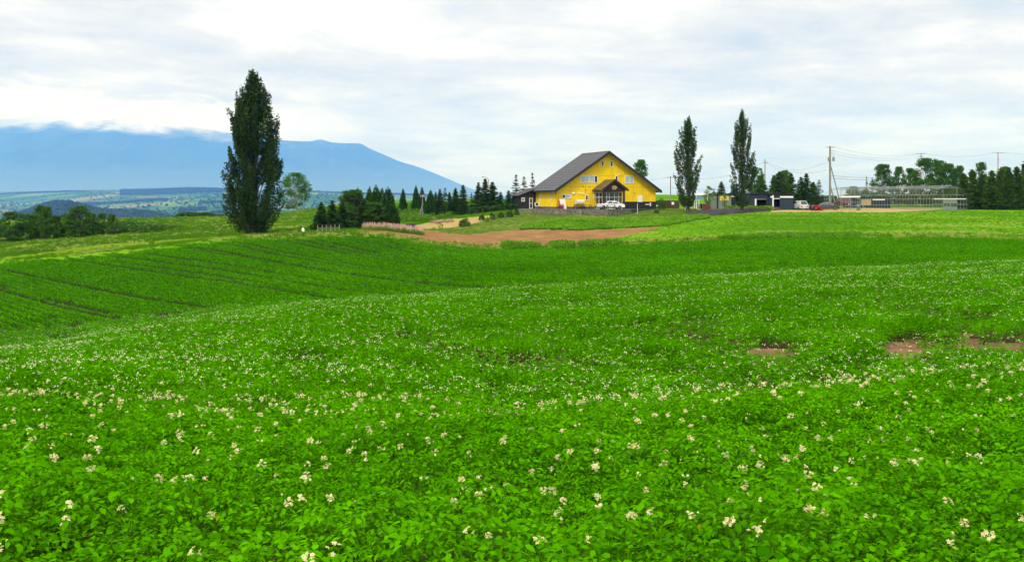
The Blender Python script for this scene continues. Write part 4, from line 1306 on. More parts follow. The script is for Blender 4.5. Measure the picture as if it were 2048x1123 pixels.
def build_house():
    h = empty('yellow_house', (HX, HY, HZ), TH)
    tag(h, 'yellow clad gabled house with dark grey roof and brown entrance porch', 'house')
    xl, xr, xa = -9.8, 10.2, 0.25
    ze, za, dep = 3.10, 9.62, 9.7
    sl = (za - ze) / (xa - xl); sr = (za - ze) / (xr - xa)
    gable = [(xl, 0.0), (xr, 0.0), (xr, ze), (xa, za), (xl, ze)]
    mb = MB(); mb.prism(gable, 0.0, dep, 'y'); mb.build('wall_core', JOINT, h)
    mb = MB(); mb.box(xl + .05, xr - .05, .05, dep - .05, -1.6, 0.0); mb.build('foundation', CONCRETE, h)
    # cladding sheets of the gable
    cols = [xl] + [facade(c, 600)[0] for c in (775, 965, 1120, 1310, 1470, 1575, 1690, 1780)] + [xr]
    rows = [0.0, facade(900, 598)[1], facade(1200, 458)[1], za + .1]
    for i in range(len(cols) - 1):
        for j in range(3):
            p = [q for q in gable]
            g = 0.022
            p = clip(p, lambda q: q[0] - cols[i] - g); p = clip(p, lambda q: cols[i + 1] - g - q[0])
            p = clip(p, lambda q: q[1] - rows[j] - g) if len(p) > 2 else p
            p = clip(p, lambda q: rows[j + 1] - g - q[1]) if len(p) > 2 else p
            if len(p) > 2:
                m = MB(); m.prism(p, -.035, -.003, 'y'); m.build('cladding_sheet', YELLOW, h)
    for k in range(5):
        m = MB(); m.box(xl - .035, xl - .003, dep / 5 * k + .01, dep / 5 * (k + 1) - .01, 0.02, ze + .1); m.build('cladding_sheet', YELLOW, h)
    m = MB(); m.box(xr + .003, xr + .035, 0, dep, 0.02, ze); m.build('cladding_sheet', YELLOW, h)
    # dark lower cladding on the right half
    x0 = facade(1372, 820)[0]
    m = MB(); m.box(x0, xr + .05, -.10, -.04, -.9, .93); m.build('lower_cladding', BLACKWOOD, h)
    m = MB(); m.box(x0, xr + .06, -.11, -.04, .93, .97); m.build('drip_rail', SOFFIT, h)
    # roof, laid in courses
    ov, fo, bo, th = .80, .95, .6, .30
    core = MB()
    zl = ze - sl * ov; zr = ze - sr * ov
    core.prism([(xl - ov, zl + .03), (xa, za + .03), (xa, za + .03 + th), (xl - ov, zl + .03 + th)], -fo, dep + bo, 'y')
    core.prism([(xa, za + .03), (xr + ov, zr + .03), (xr + ov, zr + .03 + th), (xa, za + .03 + th)], -fo, dep + bo, 'y')
    roof = core.build('roof', BLACKWOOD, h)
    nc = 15
    for side in (-1, 1):
        for k in range(nc):
            t0, t1 = k / nc, (k + 1) / nc
            if side < 0:
                f = lambda t: (xa + (xl - ov - .06 - xa) * t, za + .03 + th - (za - zl + .04) * t)
            else:
                f = lambda t: (xa + (xr + ov + .06 - xa) * t, za + .03 + th - (za - zr + .04) * t)
            a, b = f(t0), f(t1)
            m = MB(); m.prism([(a[0], a[1] + .012), (b[0], b[1] + .035), (b[0], b[1] + .085), (a[0], a[1] + .045)], -fo - .02, dep + bo + .02, 'y')
            m.build('roof_sheet', ROOF, roof)
    m = MB(); m.prism([(xa - .22, za + th - .02), (xa, za + th + .13), (xa + .22, za + th - .02)], -fo - .03, dep + bo + .03, 'y'); m.build('ridge_cap', ROOF, roof)
    for s in (-1, 1):
        e = (xl - ov, zl) if s < 0 else (xr + ov, zr)
        m = MB(); m.prism([(xa, za - .12), (e[0], e[1] - .12), (e[0], e[1] + .36), (xa, za + .36)], -fo - .05, -fo - .005, 'y'); m.build('barge_board', BLACKWOOD, h)
        m = MB(); m.prism([(xa, za - .02), (e[0], e[1] - .02), (e[0], e[1] + .02), (xa, za + .02)], -fo, -.04, 'y'); m.build('soffit', SOFFIT, h)
    # windows of the gable
    def fw(a, b, c, d, mull=(), panes=None):
        x0, z1 = facade(a, b); x1, z0 = facade(c, d)
        ms = [facade(m, b)[0] for m in mull]
        return window(h, x0, x1, z0, z1, ms, panes, y=-.035)
    C_, D_ = GLASS_C, GLASS_D
    fw(1165, 263, 1201, 340); fw(1280, 266, 1316, 343)
    fw(897, 452, 1008, 546, (965,), [C_, C_]); fw(1011, 452, 1121, 546, (1079,), [C_, D_])
    fw(1344, 455, 1379, 526); fw(1468, 458, 1578, 556, (1531,), [C_, C_])
    fw(660, 696, 776, 747, (706,), [D_, C_]); fw(962, 702, 998, 771); fw(1066, 698, 1114, 750, (), [C_])
    for y0, dz in ((2.3, 0), (6.9, 0)):
        window(h, -.21, .21, 1.15, 2.35, (), None, loc=(xl - .035, y0, 0), rz=R(-90))
    # white meter cabinet, vents, lamps, pipes
    x0, z1 = facade(1632, 712); x1, z0 = facade(1690, 792)
    m = MB(); m.box(x0, x1, -.16, -.036, z0, z1); m.box(x0 + .06, x1 - .06, -.175, -.16, z0 + .06, z1 - .06); m.build('meter_cabinet', WHITE, h)
    for cx, cy, r in ((808, 683, .24), (870, 683, .12), (905, 685, .13), (940, 685, .13), (1030, 437, .12), (1390, 445, .13), (1391, 690, .13)):
        x, z = facade(cx, cy)
        m = MB(); m.lathe([(r, 0), (r * .98, .06), (r * .75, .16), (r * .35, .22)], n=12)
        m.v = [(v[0] + x, -v[2] - .036, v[1] + z) for v in m.v]
        m.build('vent_hood', WHITE, h, smooth=True)
    for a, b, c, d in ((1728, 818, 1800, 828), (1786, 800, 1799, 845)):
        x0, z1 = facade(a, b); x1, z0 = facade(c, d)
        m = MB(); m.box(x0, x1, -.19, -.105, z0, z1); m.build('drain_pipe', WHITE, h)
    x0, z0 = facade(560, 840)
    # the porch
    pc, hw, py = -.2, 2.62, -3.95
    ez, az = 2.88, 4.72
    t = .16
    pr = MB()
    pr.prism([(pc - hw, ez), (pc, az), (pc, az + t), (pc - hw, ez + t)], py, -.05, 'y', 0)
    pr.prism([(pc, az), (pc + hw, ez), (pc + hw, ez + t), (pc, az + t)], py, -.05, 'y', 0)
    porch = pr.build('porch_roof', MOSSROOF, h)
    for s in (-1, 1):
        m = MB(); m.prism([(pc, az - .14), (pc + s * (hw + .05), ez - .16), (pc + s * (hw + .05), ez + t + .05), (pc, az + t + .06)], py - .05, py - .004, 'y'); m.build('barge_board', BROWNWOOD, porch)
        m = MB(); m.prism([(pc, az - .05), (pc + s * hw, ez - .05), (pc + s * hw, ez - .01), (pc, az - .01)], py, py + .42, 'y'); m.build('soffit', SOFFIT, porch)
    m = MB(); m.prism([(pc - 2.15, 2.62), (pc + 2.15, 2.62), (pc + 2.15, 3.12), (pc, az - .12), (pc - 2.15, 3.12)], py + .42, py + .50, 'y'); m.build('porch_gable', BROWNWOOD, h)
    for s in (-1, 1):
        m = MB(); m.box(pc + s * 2.05 - .13, pc + s * 2.05 + .13, py + .50, py + .76, -.36, 2.62); m.build('porch_post', BROWNWOOD, h)
    # oval sign of the house, cream with a dark ring and marks
    ez_, rx, rz_ = 3.42, .50, .36
    CREAM = mat('sign_cream', (0.62, 0.52, 0.20), 0.6); INK = mat('sign_ink', (0.10, 0.075, 0.02), 0.7)
    def oval(a, b, y0, y1, mm, nm, par):
        m = MB(); m.prism([(pc + a * math.cos(2 * math.pi * k / 24), ez_ + b * math.sin(2 * math.pi * k / 24)) for k in range(24)], y0, y1, 'y'); return m.build(nm, mm, par)
    sg = oval(rx, rz_, py + .36, py + .418, CREAM, 'house_sign', h)
    oval(rx * .84, rz_ * .82, py + .35, py + .358, INK, 'sign_ring', sg); oval(rx * .76, rz_ * .73, py + .342, py + .349, CREAM, 'sign_field', sg)
    for k, (x0, x1, z0, z1) in enumerate([(-.2, -.12, -.08, .1), (-.06, .02, -.1, .12), (.08, .12, -.12, .1), (.16, .24, -.06, .08), (-.24, .24, -.16, -.13), (-.14, .16, .14, .17)]):
        m = MB(); m.box(pc + x0, pc + x1, py + .334, py + .341, ez_ + z0, ez_ + z1); m.build('sign_mark', INK, sg)
    # glazed vestibule
    vx0, vx1, vy = pc - 1.95, pc + 1.95, py + 1.15
    m = MB(); m.box(vx0 + .1, vx1 - .1, -.5, -.04, -.36, 2.6); m.build('vestibule_back', mat('entry_tan', (0.16, 0.11, 0.05), .8), h)
    xs = [vx0, vx0 + .85, vx0 + 1.35, vx0 + 2.35, vx0 + 3.25, vx1]
    m = MB()
    for x in xs: m.box(x - .05, x + .05, vy, vy + .1, -.36, 2.6)
    for z in (-.30, .42, 1.72, 2.55): m.box(vx0, vx1, vy + .012, vy + .088, z - .05, z + .05)
    for s, x in ((0, vx0), (1, vx1)):
        for z in (-.30, .42, 1.72, 2.55): m.box(x - .04, x + .04, vy + .1, -.05, z - .05, z + .05)
        m.box(x - .05, x + .05, vy + 1.3, vy + 1.4, -.36, 2.6)
    fr = m.build('vestibule_frame', WHITE, h)
    for k in range(5):
        for j, (z0, z1) in enumerate(((-.25, .37), (.47, 1.67), (1.77, 2.5))):
            p = MB(); p.box(xs[k] + .05, xs[k + 1] - .05, vy + .04, vy + .055, z0, z1)
            p.build('pane', GLASS_D if (k in (0, 1, 2)) else mat('tan_glass', (0.13, 0.11, 0.05), .15, spec=.6), fr)
    # the black lean-to on the left
    sx0, sx1, sy = xl - 3.3, xl - .04, dep - .7
    m = MB(); m.prism([(sx0, -.4), (sx1, -.4), (sx1, 3.25), (sx0, 1.95)], sy, dep + 3.0, 'y'); m.build('lean_to_wall', BLACKWOOD, h)
    m = MB(); m.prism([(sx0 - .35, 1.90), (sx1, 3.28), (sx1, 3.42), (sx0 - .35, 2.04)], sy - .3, dep + 3.2, 'y'); m.build('lean_to_roof', BLACKWOOD, h)
    window(h, sx0 + .35, sx0 + 1.0, .95, 1.65, (sx0 + .66,), None, y=sy)
    w = window(h, sx1 - 1.35, sx1 - .68, -.35, 1.6, (), None, y=sy, name='glass_door')
    m = MB(); m.box(sx1 - 1.29, sx1 - .74, sy - .1, sy - .005, .55, .66); m.build('door_rail', WHITE, w)
    # satellite dish sized dark spots: wall brackets
    for cx, cy in ((870, 440), (1598, 455), (935, 592), (1018, 596), (1835, 655), (965, 640), (1590, 680)):
        x, z = facade(cx, cy); m = MB(); m.box(x - .09, x + .09, -.12, -.036, z - .05, z + .06); m.build('wall_bracket', BROWNWOOD, h)
    return h


build_house()


def hl(x, y, z=0.0):
    """house frame -> world"""
    return (HX + x * math.cos(TH) - y * math.sin(TH), HY + x * math.sin(TH) + y * math.cos(TH), HZ + z)


TERR_Z = -1.55


def build_terrace():
    pts = [((px - CXP) / FPX * d, d) for px, d in ((1036, 183), (1108, 169.5), (1165, 163.5), (1215, 165.5), (1262, 171))]
    back = [hl(10.4, .3)[:2], hl(10.4, 8)[:2], hl(-15, 9)[:2]]
    m = MB(); m.prism(pts + back, TERR_Z - 1.6, TERR_Z, 'z')
    o = m.build('terrace', ASPHALT); tag(o, 'dark paved terrace the yellow house stands on', 'terrace', kind='structure')
    w = empty('retaining_wall', (pts[2][0], pts[2][1], TERR_Z))
    tag(w, 'low weathered concrete wall along the terrace of the yellow house', 'wall')
    ox, oy = pts[2]
    for i in range(len(pts) - 1):
        a, b = Vector(pts[i]), Vector(pts[i + 1]); L_ = (b - a).length; n = max(2, int(L_ / 1.9)); d = (b - a) / L_; nn = Vector((d.y, -d.x))
        for k in range(n):
            p = a + d * (L_ * k / n + .012); q = a + d * (L_ * (k + 1) / n - .012)
            po = [p, q, q + nn * .22, p + nn * .22]
            m = MB(); m.prism([(v.x - ox, v.y - oy) for v in po], -1.7, .02, 'z'); m.build('wall_block', CONCRETE, w)


build_terrace()


# ------------------------------------------------------------------ vehicles
def car(name, paint, loc, rz, label, kind='sedan', L_=4.5, W=1.7):
    c = empty(name, loc, rz); tag(c, label, 'car')
    if kind == 'sedan':
        H = 1.40; side = [(0, .30), (0.02, .58), (.10, .80), (.25, .88), (1.25, .93), (3.45, .95), (4.35, .90), (4.47, .72), (4.5, .32)]
        gh = [(1.05, .93), (1.75, 1.36), (2.15, 1.40), (3.05, 1.38), (3.75, .95)]
    else:
        H = 1.75; side = [(0, .30), (.02, .62), (.12, .88), (.75, 1.0), (4.40, 1.02), (4.48, .8), (4.5, .32)]
        gh = [(.55, 1.0), (1.35, 1.66), (1.8, 1.74), (4.0, 1.72), (4.40, 1.02)]
    s = L_ / 4.5
    m = MB(); n = len(side)
    low = [(x * s, z) for x, z in side]
    for ins, dz in ((0, 0),):
        V = []
        for sgn in (-1, 1):
            V += [(x, sgn * (W / 2 - (.05 if z < .4 or z > .86 else 0)), z) for x, z in low]
        m.add(V, [tuple(range(n)), tuple(range(2 * n - 1, n - 1, -1))] + [(i, (i + 1) % n, (i + 1) % n + n, i + n) for i in range(n)])
    body = m.build('body', paint, c)
    m = MB(); k = len(gh)
    V = []
    for sgn in (-1, 1):
        V += [(x * s, sgn * (W / 2 - .06 - (.22 if z > 1.1 else 0)), z) for x, z in gh]
    m.add(V, [tuple(range(k)), tuple(range(2 * k - 1, k - 1, -1))] + [(i, (i + 1) % k, (i + 1) % k + k, i + k) for i in range(k)])
    m.build('cabin', paint, c)
    # glass, a little proud of the cabin
    ztop = gh[2][1] - .07; zb = gh[0][1] + .04
    def at_h(z, front):
        a, b = (gh[0], gh[1]) if front else (gh[-1], gh[-2])
        t = (z - a[1]) / (b[1] - a[1]); return (a[0] + (b[0] - a[0]) * t) * s
    for sgn in (-1, 1):
        yb = W / 2 - .06; 
        f = lambda z: sgn * (yb - .22 * min(1, max(0, (z - .95) / (gh[1][1] - .95))) + .012)
        x0, x1 = at_h(zb, True) + .16, at_h(zb, False) - .16; x2, x3 = at_h(ztop, True) + .12, at_h(ztop, False) - .12
        nwin = 2 if kind == 'sedan' else 3
        for w in range(nwin):
            a, b = w / nwin, (w + 1) / nwin
            g = .03
            P = [(x0 + (x1 - x0) * a + g, f(zb), zb), (x0 + (x1 - x0) * b - g, f(zb), zb), (x2 + (x3 - x2) * b - g, f(ztop), ztop), (x2 + (x3 - x2) * a + g, f(ztop), ztop)]
            m = MB(); m.add(P + [(p[0], p[1] - sgn * .02, p[2]) for p in P], [(0, 1, 2, 3), (7, 6, 5, 4)] + [(i, i + 4, (i + 1) % 4 + 4, (i + 1) % 4) for i in range(4)])
            m.build('side_window', GLASS_D, c)
    for front, nm in ((True, 'windscreen'), (False, 'rear_window')):
        dx = -.014 if front else .014
        xb, xt = at_h(zb, front) + dx, at_h(ztop, front) + dx
        hb, ht = W / 2 - .16, W / 2 - .36
        P = [(xb, -hb, zb), (xb, hb, zb), (xt, ht, ztop), (xt, -ht, ztop)]
        m = MB(); m.add(P + [(p[0] - dx, p[1], p[2] - .01) for p in P], [(0, 1, 2, 3), (7, 6, 5, 4)] + [(i, i + 4, (i + 1) % 4 + 4, (i + 1) % 4) for i in range(4)])
        m.build(nm, GLASS_D, c)
    for x, nm, mm in ((-.012, 'headlight', WHITE), (L_ - .04, 'tail_light', mat('tail_red', (.30, .01, .01), .3))):
        for sgn in (-1, 1):
            m = MB(); m.box(x, x + .05, sgn * .58 - .17, sgn * .58 + .17, .60, .76); m.build(nm, mm, c)
    m = MB(); m.box(L_ - .03, L_ + .012, -.17, .17, .42, .54); m.build('number_plate', WHITE, c)
    for x in (.85 * s, 3.6 * s):
        for sgn in (-1, 1):
            y = sgn * (W / 2 - .09)
            m = MB(); m.lathe([(.20, -.1), (.30, -.1), (.32, -.06), (.32, .06), (.30, .1), (.20, .1)], n=16); m.v = [(v[0] + x, v[2] + y, v[1] + .31) for v in m.v]
            w = m.build('wheel', RUBBER, c)
            m = MB(); m.lathe([(.05, -.085), (.21, -.075), (.21, .075), (.05, .085)], n=12); m.v = [(v[0] + x, v[2] * 1.25 + y, v[1] + .31) for v in m.v]
            m.build('rim', STEEL, w)
    m = MB(); m.box(.15, L_ - .15, -W / 2 + .12, W / 2 - .12, .18, .34); m.build('underbody', RUBBER, c)
    return c


def paint(n, c): return mat(n, c, .25, var=.02, spec=.5)


p = ((1222 - CXP) / FPX * 171.0, 171.0)
cc = (p[0] - 2.4, p[1] - .7)
car('parked_car', paint('white_car_paint', (.78, .78, .78)), (cc[0], cc[1], TERR_Z), R(14), 'white sedan parked on the terrace before the porch', 'sedan', 4.7)
g = at(1592, 186)
car('parked_car', paint('silver_paint', (.48, .48, .49)), (g.x + .6, g.y + 4.2, g.z), R(-78), 'silver minivan seen from behind, right of the navy sheds', 'van', 4.5)
g = at(1640, 187)
car('parked_car', paint('graphite_paint', (.055, .06, .065)), (g.x + 3.9, g.y + .6, g.z), R(163), 'dark grey sedan parked beside the pipe greenhouse frame', 'sedan', 4.5)
g = at(1676, 196)
car('parked_car', paint('maroon_paint', (.10, .02, .03)), (g.x, g.y, g.z + .35), R(-80), 'dark maroon car half hidden behind the grey sedan', 'van', 4.2)


# ------------------------------------------------------------------ terrace furniture
def picnic_table(x, y, rz, label):
    t = empty('picnic_table', (x, y, TERR_Z), rz); tag(t, label, 'table', 'picnic tables on the terrace')
    for k in range(4): m = MB(); m.box(-.8, .8, -.36 + k * .185, -.36 + k * .185 + .165, .68, .76); m.build('table_plank', BROWNWOOD, t)
    for s in (-1, 1):
        m = MB(); m.box(-.8, .8, s * .72 - .13, s * .72 + .13, .38, .46); m.build('bench', BROWNWOOD, t)
        for yy in (-1, 1):
            m = MB(); m.tube([(s * .62, yy * .70, 0), (s * .62, yy * .25, .70)], .055, 6); m.build('leg', BLACKWOOD, t)
        m = MB(); m.tube([(s * .62, -.78, .40), (s * .62, .78, .40)], .028, 6); m.build('brace', BLACKWOOD, t)


for k, (px, d, rz, lb) in enumerate(((1158, 167.5, .35, 'picnic table left of the white car, under the oil tank'), (1174, 168, .3, 'middle picnic table left of the white car'), (1200, 166.3, .2, 'picnic table standing in front of the white car'), (1222, 167.2, .15, 'picnic table before the rear of the white car'))):
    picnic_table((px - CXP) / FPX * d, d, rz, lb)


def oil_tank():
    x, y, z = hl(facade(865, 790)[0], -.8, 0)
    t = empty('oil_tank', (x, y, TERR_Z), TH); tag(t, 'white heating oil tank on legs at the yellow wall', 'tank')
    m = MB(); pr = [(.42, .45), (.42, .15), (.30, .0), (-.30, 0), (-.42, .15), (-.42, .45), (-.30, .62), (.30, .62)]
    m.prism([(a, b * 1.25 + .85) for a, b in pr], -.75, .75, 'x'); m.build('tank', OFFWHITE, t)
    for sx in (-.6, .6):
        for sy in (-.3, .3): m = MB(); m.tube([(sx * 1.05, sy, 0), (sx, sy, .9)], .035, 6); m.build('leg', STEEL, t)


oil_tank()
x, y, z = hl(facade(650, 830)[0], -.9)
b = empty('display_board', (x, y, TERR_Z), TH); tag(b, 'cream board leaning against the yellow wall', 'board')
m = MB(); m.add([(-.55, -.35, 0), (.55, -.35, 0), (.55, .3, 1.75), (-.55, .3, 1.75), (-.55, -.30, 0), (.55, -.30, 0), (.55, .35, 1.75), (-.55, .35, 1.75)], [(0, 1, 2, 3), (7, 6, 5, 4), (0, 4, 5, 1), (2, 6, 7, 3), (0, 3, 7, 4), (1, 5, 6, 2)]); m.build('board', OFFWHITE, b)
m = MB(); m.box(-.62, -.55, -.38, .38, 0, .06); m.box(.55, .62, -.38, .38, 0, .06); m.build('foot', BROWNWOOD, b)
x, y, z = hl(-10.4, 8.2)
u = empty('outdoor_unit', (x, y, TERR_Z + .35), TH); tag(u, 'white air conditioner unit by the left wall of the house', 'appliance')
x, y, z = hl(-10.3, 7.4); u.location = (x, y, TERR_Z + .35)
m = MB(); m.box(-.42, .42, -.16, .16, 0.12, .78); m.build('casing', WHITE, u)
m = MB(); m.lathe([(.25, -.172), (.25, -.162), (.05, -.162)], n=16); m.v = [(v[0] - .12, v[2], v[1] + .45) for v in m.v]; m.build('fan_grille', BLACKWOOD, u)
for s in (-.3, .3): m = MB(); m.box(s - .04, s + .04, -.16, .16, -.35, .12); m.build('foot', STEEL, u)
RED = leaf_mat('red_petunia', (.20, .012, .03), (.45, .03, .10), .2); REDP = mat('terracotta', (.28, .05, .03), .8)
rg = np.random.default_rng(3)
for k, (cx, cy, s) in enumerate(((585, 850, 1.0), (605, 860, .8), (632, 862, .9))):
    x, y, z = hl(facade(cx, cy)[0], -1.1 - .15 * k)
    f = empty('flower_pot', (x, y, TERR_Z)); tag(f, ['tall pot of red flowers at the left corner of the house', 'small pot of red flowers beside the taller pot', 'pot of red flowers beside the leaning cream board'][k], 'flower pot', 'red flower pots')
    m = MB(); m.lathe([(.16 * s, 0), (.24 * s, .38 * s), (.26 * s, .40 * s), (.2 * s, .40 * s)], n=12); m.build('pot', REDP, f)
    P = unit(rg, 160) * np.array([.34, .34, .42 if k else .75]) * s * rg.uniform(.5, 1, (160, 1)) + [0, 0, .65 * s + (.25 if k == 0 else 0)]
    V, F = leaf_cards(P, .10, rg, .8); link('blossom', mesh_np('blossom', V, F, RED), f)


# ------------------------------------------------------------------ sheds and yard to the right
def shed(name, px0, px1, d, top, depth, wall, roofm, label, door=None, over=.25, base_drop=.6):
    pm = (px0 + px1) / 2; g = at(pm, d); w = (px1 - px0) / FPX * d; H = zrow(top, d) - g.z
    s = empty(name, (g.x, g.y, g.z), -math.atan2(g.x, g.y) * .6); tag(s, label, 'shed')
    hw = w / 2
    m = MB(); t = .08
    m.box(-hw, -hw + t, t, depth, -base_drop, H - .2); m.box(hw - t, hw, t, depth, -base_drop, H - .2); m.box(-hw, hw, depth, depth + t, -base_drop, H - .2)
    segs = [(-hw, hw)]
    if door:
        a, b = [(q - pm) / FPX * d for q in door[:2]]; segs = [(-hw, a), (b, hw)]
        m.box(a, b, 0, t, door[2], H - .2)
        mm = MB(); mm.box(a - .3, b + .3, 1.2, 1.25, -base_drop, H - .25); mm.box(a - .3, b + .3, .1, 1.2, -.1, -.02); mm.build('dark_inside', DARKIN, s)
    for a, b in segs:
        m.box(a, b, 0, t, -base_drop, H - .2)
    m.build('wall', wall, s)
    m = MB(); m.prism([(-over, H - .14), (depth + over, H - .30), (depth + over, H - .14), (-over, H + .02)], -hw - over, hw + over, 'x'); m.build('roof', roofm, s)
    return s, H, pm, d


GREYG = mat('grey_green_siding', (.16, .19, .17), .7, var=.12, scale=2)
YB = mat('yellow_board', (.66, .48, .09), .6)
s, H, pm, d = shed('garden_shed', 1412, 1462, 189, 387, 4.0, GREYG, BLACKWOOD, 'grey green shed with a yellow board, between the two poplars')
q = lambda px: (px - pm) / FPX * d
m = MB(); m.box(q(1440), q(1457), -.06, -.004, H - 1.32, H - .45); m.build('wall_board', YB, s)
m = MB(); m.box(q(1433.5), q(1436.5), -.14, -.006, -.5, H - .2); m.build('post', BLACKWOOD, s)
s, H, pm, d = shed('navy_shed', 1461, 1541, 190, 386, 4.5, NAVY, NAVY, 'long navy shed behind the tallest slim poplar', door=(1513, 1532, 1.75))
m = MB(); m.box((1509.5 - pm) / FPX * d, (1512.5 - pm) / FPX * d, -.12, -.004, -.3, 1.9); m.build('door_post', WHITE, s)
m = MB(); m.box((1512.5 - pm) / FPX * d, (1532 - pm) / FPX * d, -.1, -.004, 1.75, 1.88); m.build('door_lintel', STEEL, s)
m = MB(); m.box((1461 - pm) / FPX * d, (1482 - pm) / FPX * d, -.08, -.004, H - .75, H - .45); m.build('white_band', WHITE, s)
s, H, pm, d = shed('navy_container', 1541.5, 1586, 187.5, 387, 4.5, NAVY, BLACKWOOD, 'navy container shed with a white band, beside the silver minivan', door=(1548, 1559.5, 2.0))
for a, b in ((1541.6, 1545), (1560, 1585.8)):
    m = MB(); m.box((a - pm) / FPX * d, (b - pm) / FPX * d, -.08, -.004, H - .78, H - .47); m.build('white_band', WHITE, s)
m = MB(); m.box((1545.3 - pm) / FPX * d, (1547.8 - pm) / FPX * d, -.12, -.004, -.4, H - .25); m.build('door_post', WHITE, s)
m = MB(); m.box((1547.9 - pm) / FPX * d, (1559.4 - pm) / FPX * d, -.1, -.004, 2.0, 2.12); m.build('door_lintel', WHITE, s)
# small white roofed carport with a blue tarp
g = at(1404, 187)
c = empty('tarp_shelter', tuple(g)); tag(c, 'white framed shelter with a blue tarp beside the swing frame', 'shelter')
hh = zrow(390, 187) - g.z
for x in (-1.0, 1.0):
    for y_ in (0, 2.0): m = MB(); m.box(x - .06, x + .06, y_ - .06, y_ + .06, -.3, hh); m.build('post', WHITE, c)
m = MB(); m.prism([(-.2, hh + .02), (2.2, hh + .30), (2.2, hh + .38), (-.2, hh + .10)], -1.2, 1.2, 'x'); m.build('roof', OFFWHITE, c)
m = MB(); m.add([(-.95, -.07, hh - .05), (.7, -.07, hh - .05), (.35, -.3, hh - .85), (-1.2, -.35, hh - .95)], [(0, 1, 2, 3)]); m.add([(-.95, -.05, hh - .05), (.7, -.05, hh - .05), (.35, -.28, hh - .85), (-1.2, -.33, hh - .95)], [(3, 2, 1, 0)]); m.build('tarp', mat('blue_tarp', (.10, .19, .30), .6), c)
m = MB(); m.box(-.9, .9, .8, 1.5, 0, .9); m.build('workbench', BROWNWOOD, c)
# white swing frame
g = at(1387, 180)
c = empty('swing_frame', tuple(g)); tag(c, 'white A-frame swing stand behind the slim poplar', 'swing')
for x in (-1.25, 1.0):
    for y_, dx in ((-.6, -.25), (.6, .25)):
        m = MB(); m.tube([(x + dx * 1.3, y_, 0), (x, 0, 1.75)], .05, 6); m.build('leg', WHITE, c)
    m = MB(); m.tube([(x - .33, -.6, .08), (x + .33, .6, .08)], .04, 6); m.build('foot_bar', WHITE, c)
m = MB(); m.tube([(-1.35, 0, 1.75), (1.1, 0, 1.75)], .05, 6); m.build('top_bar', WHITE, c)
for y0 in (-.2,):
    m = MB(); m.box(-.6, .35, -.2, .2, .42, .47); m.build('seat', WHITE, c)
    for x in (-.58, .33): m = MB(); m.tube([(x, 0, .47), (x, 0, 1.75)], .012, 4); m.build('chain', STEEL, c)
# brick planter, each brick laid
g = at(1413, 182)
c = empty('brick_planter', tuple(g)); tag(c, 'square red brick planter right of the swing frame', 'planter')
m = MB(); m.box(-.62, .62, .02, .72, -.2, .88); m.build('core', mat('mortar', (.16, .10, .08), .9), c)
BR = mat('red_brick', (.26, .075, .045), .85, var=.3, scale=2); bm_ = MB(); bm_.box(-.145, .145, -.05, .02, -.048, .048); bme = bm_.mesh('brick', BR)
for r_ in range(8):
    for k in range(4):
        link('brick', bme, c, loc=(-.465 + k * .31 + (.04 if r_ % 2 else -.04), 0, .06 + r_ * .108))
bm2 = MB(); bm2.box(-.05, .0, -.145, .145, -.048, .048); bme2 = bm2.mesh('brick', BR)
for r_ in range(8):
    for k in range(2): link('brick', bme2, c, loc=(-.62, .2 + k * .33, .06 + r_ * .108))
# brown board fence right of the house
g = at(1333, 187)
c = empty('board_fence', tuple(g)); tag(c, 'dark brown board fence between the house and the slim poplar', 'fence')
w = 50 / FPX * 187
for k in range(6): m = MB(); m.box(-w / 2 + k * w / 5 - .05, -w / 2 + k * w / 5 + .05, -.03, .09, -.4, 1.62); m.build('post', BROWNWOOD, c)
for k in range(int(w / .2)): m = MB(); m.box(-w / 2 + k * .2 + .008, -w / 2 + k * .2 + .192, -.06 + .01 * (k % 2), -.032, .05, 1.5 + .03 * math.sin(k * 3.1)); m.build('board', BROWNWOOD, c)
m = MB(); m.box(w / 2 - 1.4, w / 2 - .95, -.2, -.07, .75, 1.25); m.build('notice_box', WHITE, c)
g = at(1275, 170.8)
c = empty('marker_post', tuple(g)); tag(c, 'thin white post on the lawn right of the porch', 'post'); m = MB(); m.tube([(0, 0, -.2), (0, 0, 1.75)], .035, 6); m.build('shaft', WHITE, c); m = MB(); m.lathe([(.05, 0), (.05, .06), (.02, .09)], (0, 0, 1.74)); m.build('cap', STEEL, c)
g = at(1314, 174)
c = empty('garden_lamp', tuple(g)); tag(c, 'slim garden lamp post at the right corner of the house', 'lamp'); m = MB(); m.tube([(0, 0, -.2), (0, 0, .95)], .03, 6); m.build('shaft', STEEL, c); m = MB(); m.lathe([(.02, -.12), (.10, -.06), (.12, .02), (.06, .10), (.01, .12)], (0, 0, 1.05)); m.build('lamp_head', WHITE, c)


# red walking tractor
g = at(1632, 184)
c = empty('red_tiller', tuple(g), R(25)); tag(c, 'small red garden tractor in front of the dark grey sedan', 'tractor')
RP = mat('red_machine_paint', (.42, .02, .02), .35, spec=.5)
m = MB(); m.prism([(-.9, .45), (.5, .45), (.62, .75), (.45, 1.02), (-.35, 1.05), (-.9, .85)], -.28, .28, 'y'); m.build('hood', RP, c)
for x, r_ in ((-.55, .48), (.75, .36)):
    for s_ in (-1, 1):
        m = MB(); m.lathe([(r_ * .55, -.12), (r_, -.12), (r_, .12), (r_ * .55, .12)], n=14); m.v = [(v[0] + x, v[2] + s_ * .5, v[1] + r_) for v in m.v]; w = m.build('wheel', RUBBER, c)
        m = MB(); m.lathe([(.04, -.1), (r_ * .6, -.09), (r_ * .6, .09), (.04, .1)], n=10); m.v = [(v[0] + x, v[2] * 1.4 + s_ * .5, v[1] + r_) for v in m.v]; m.build('rim', RP, w)
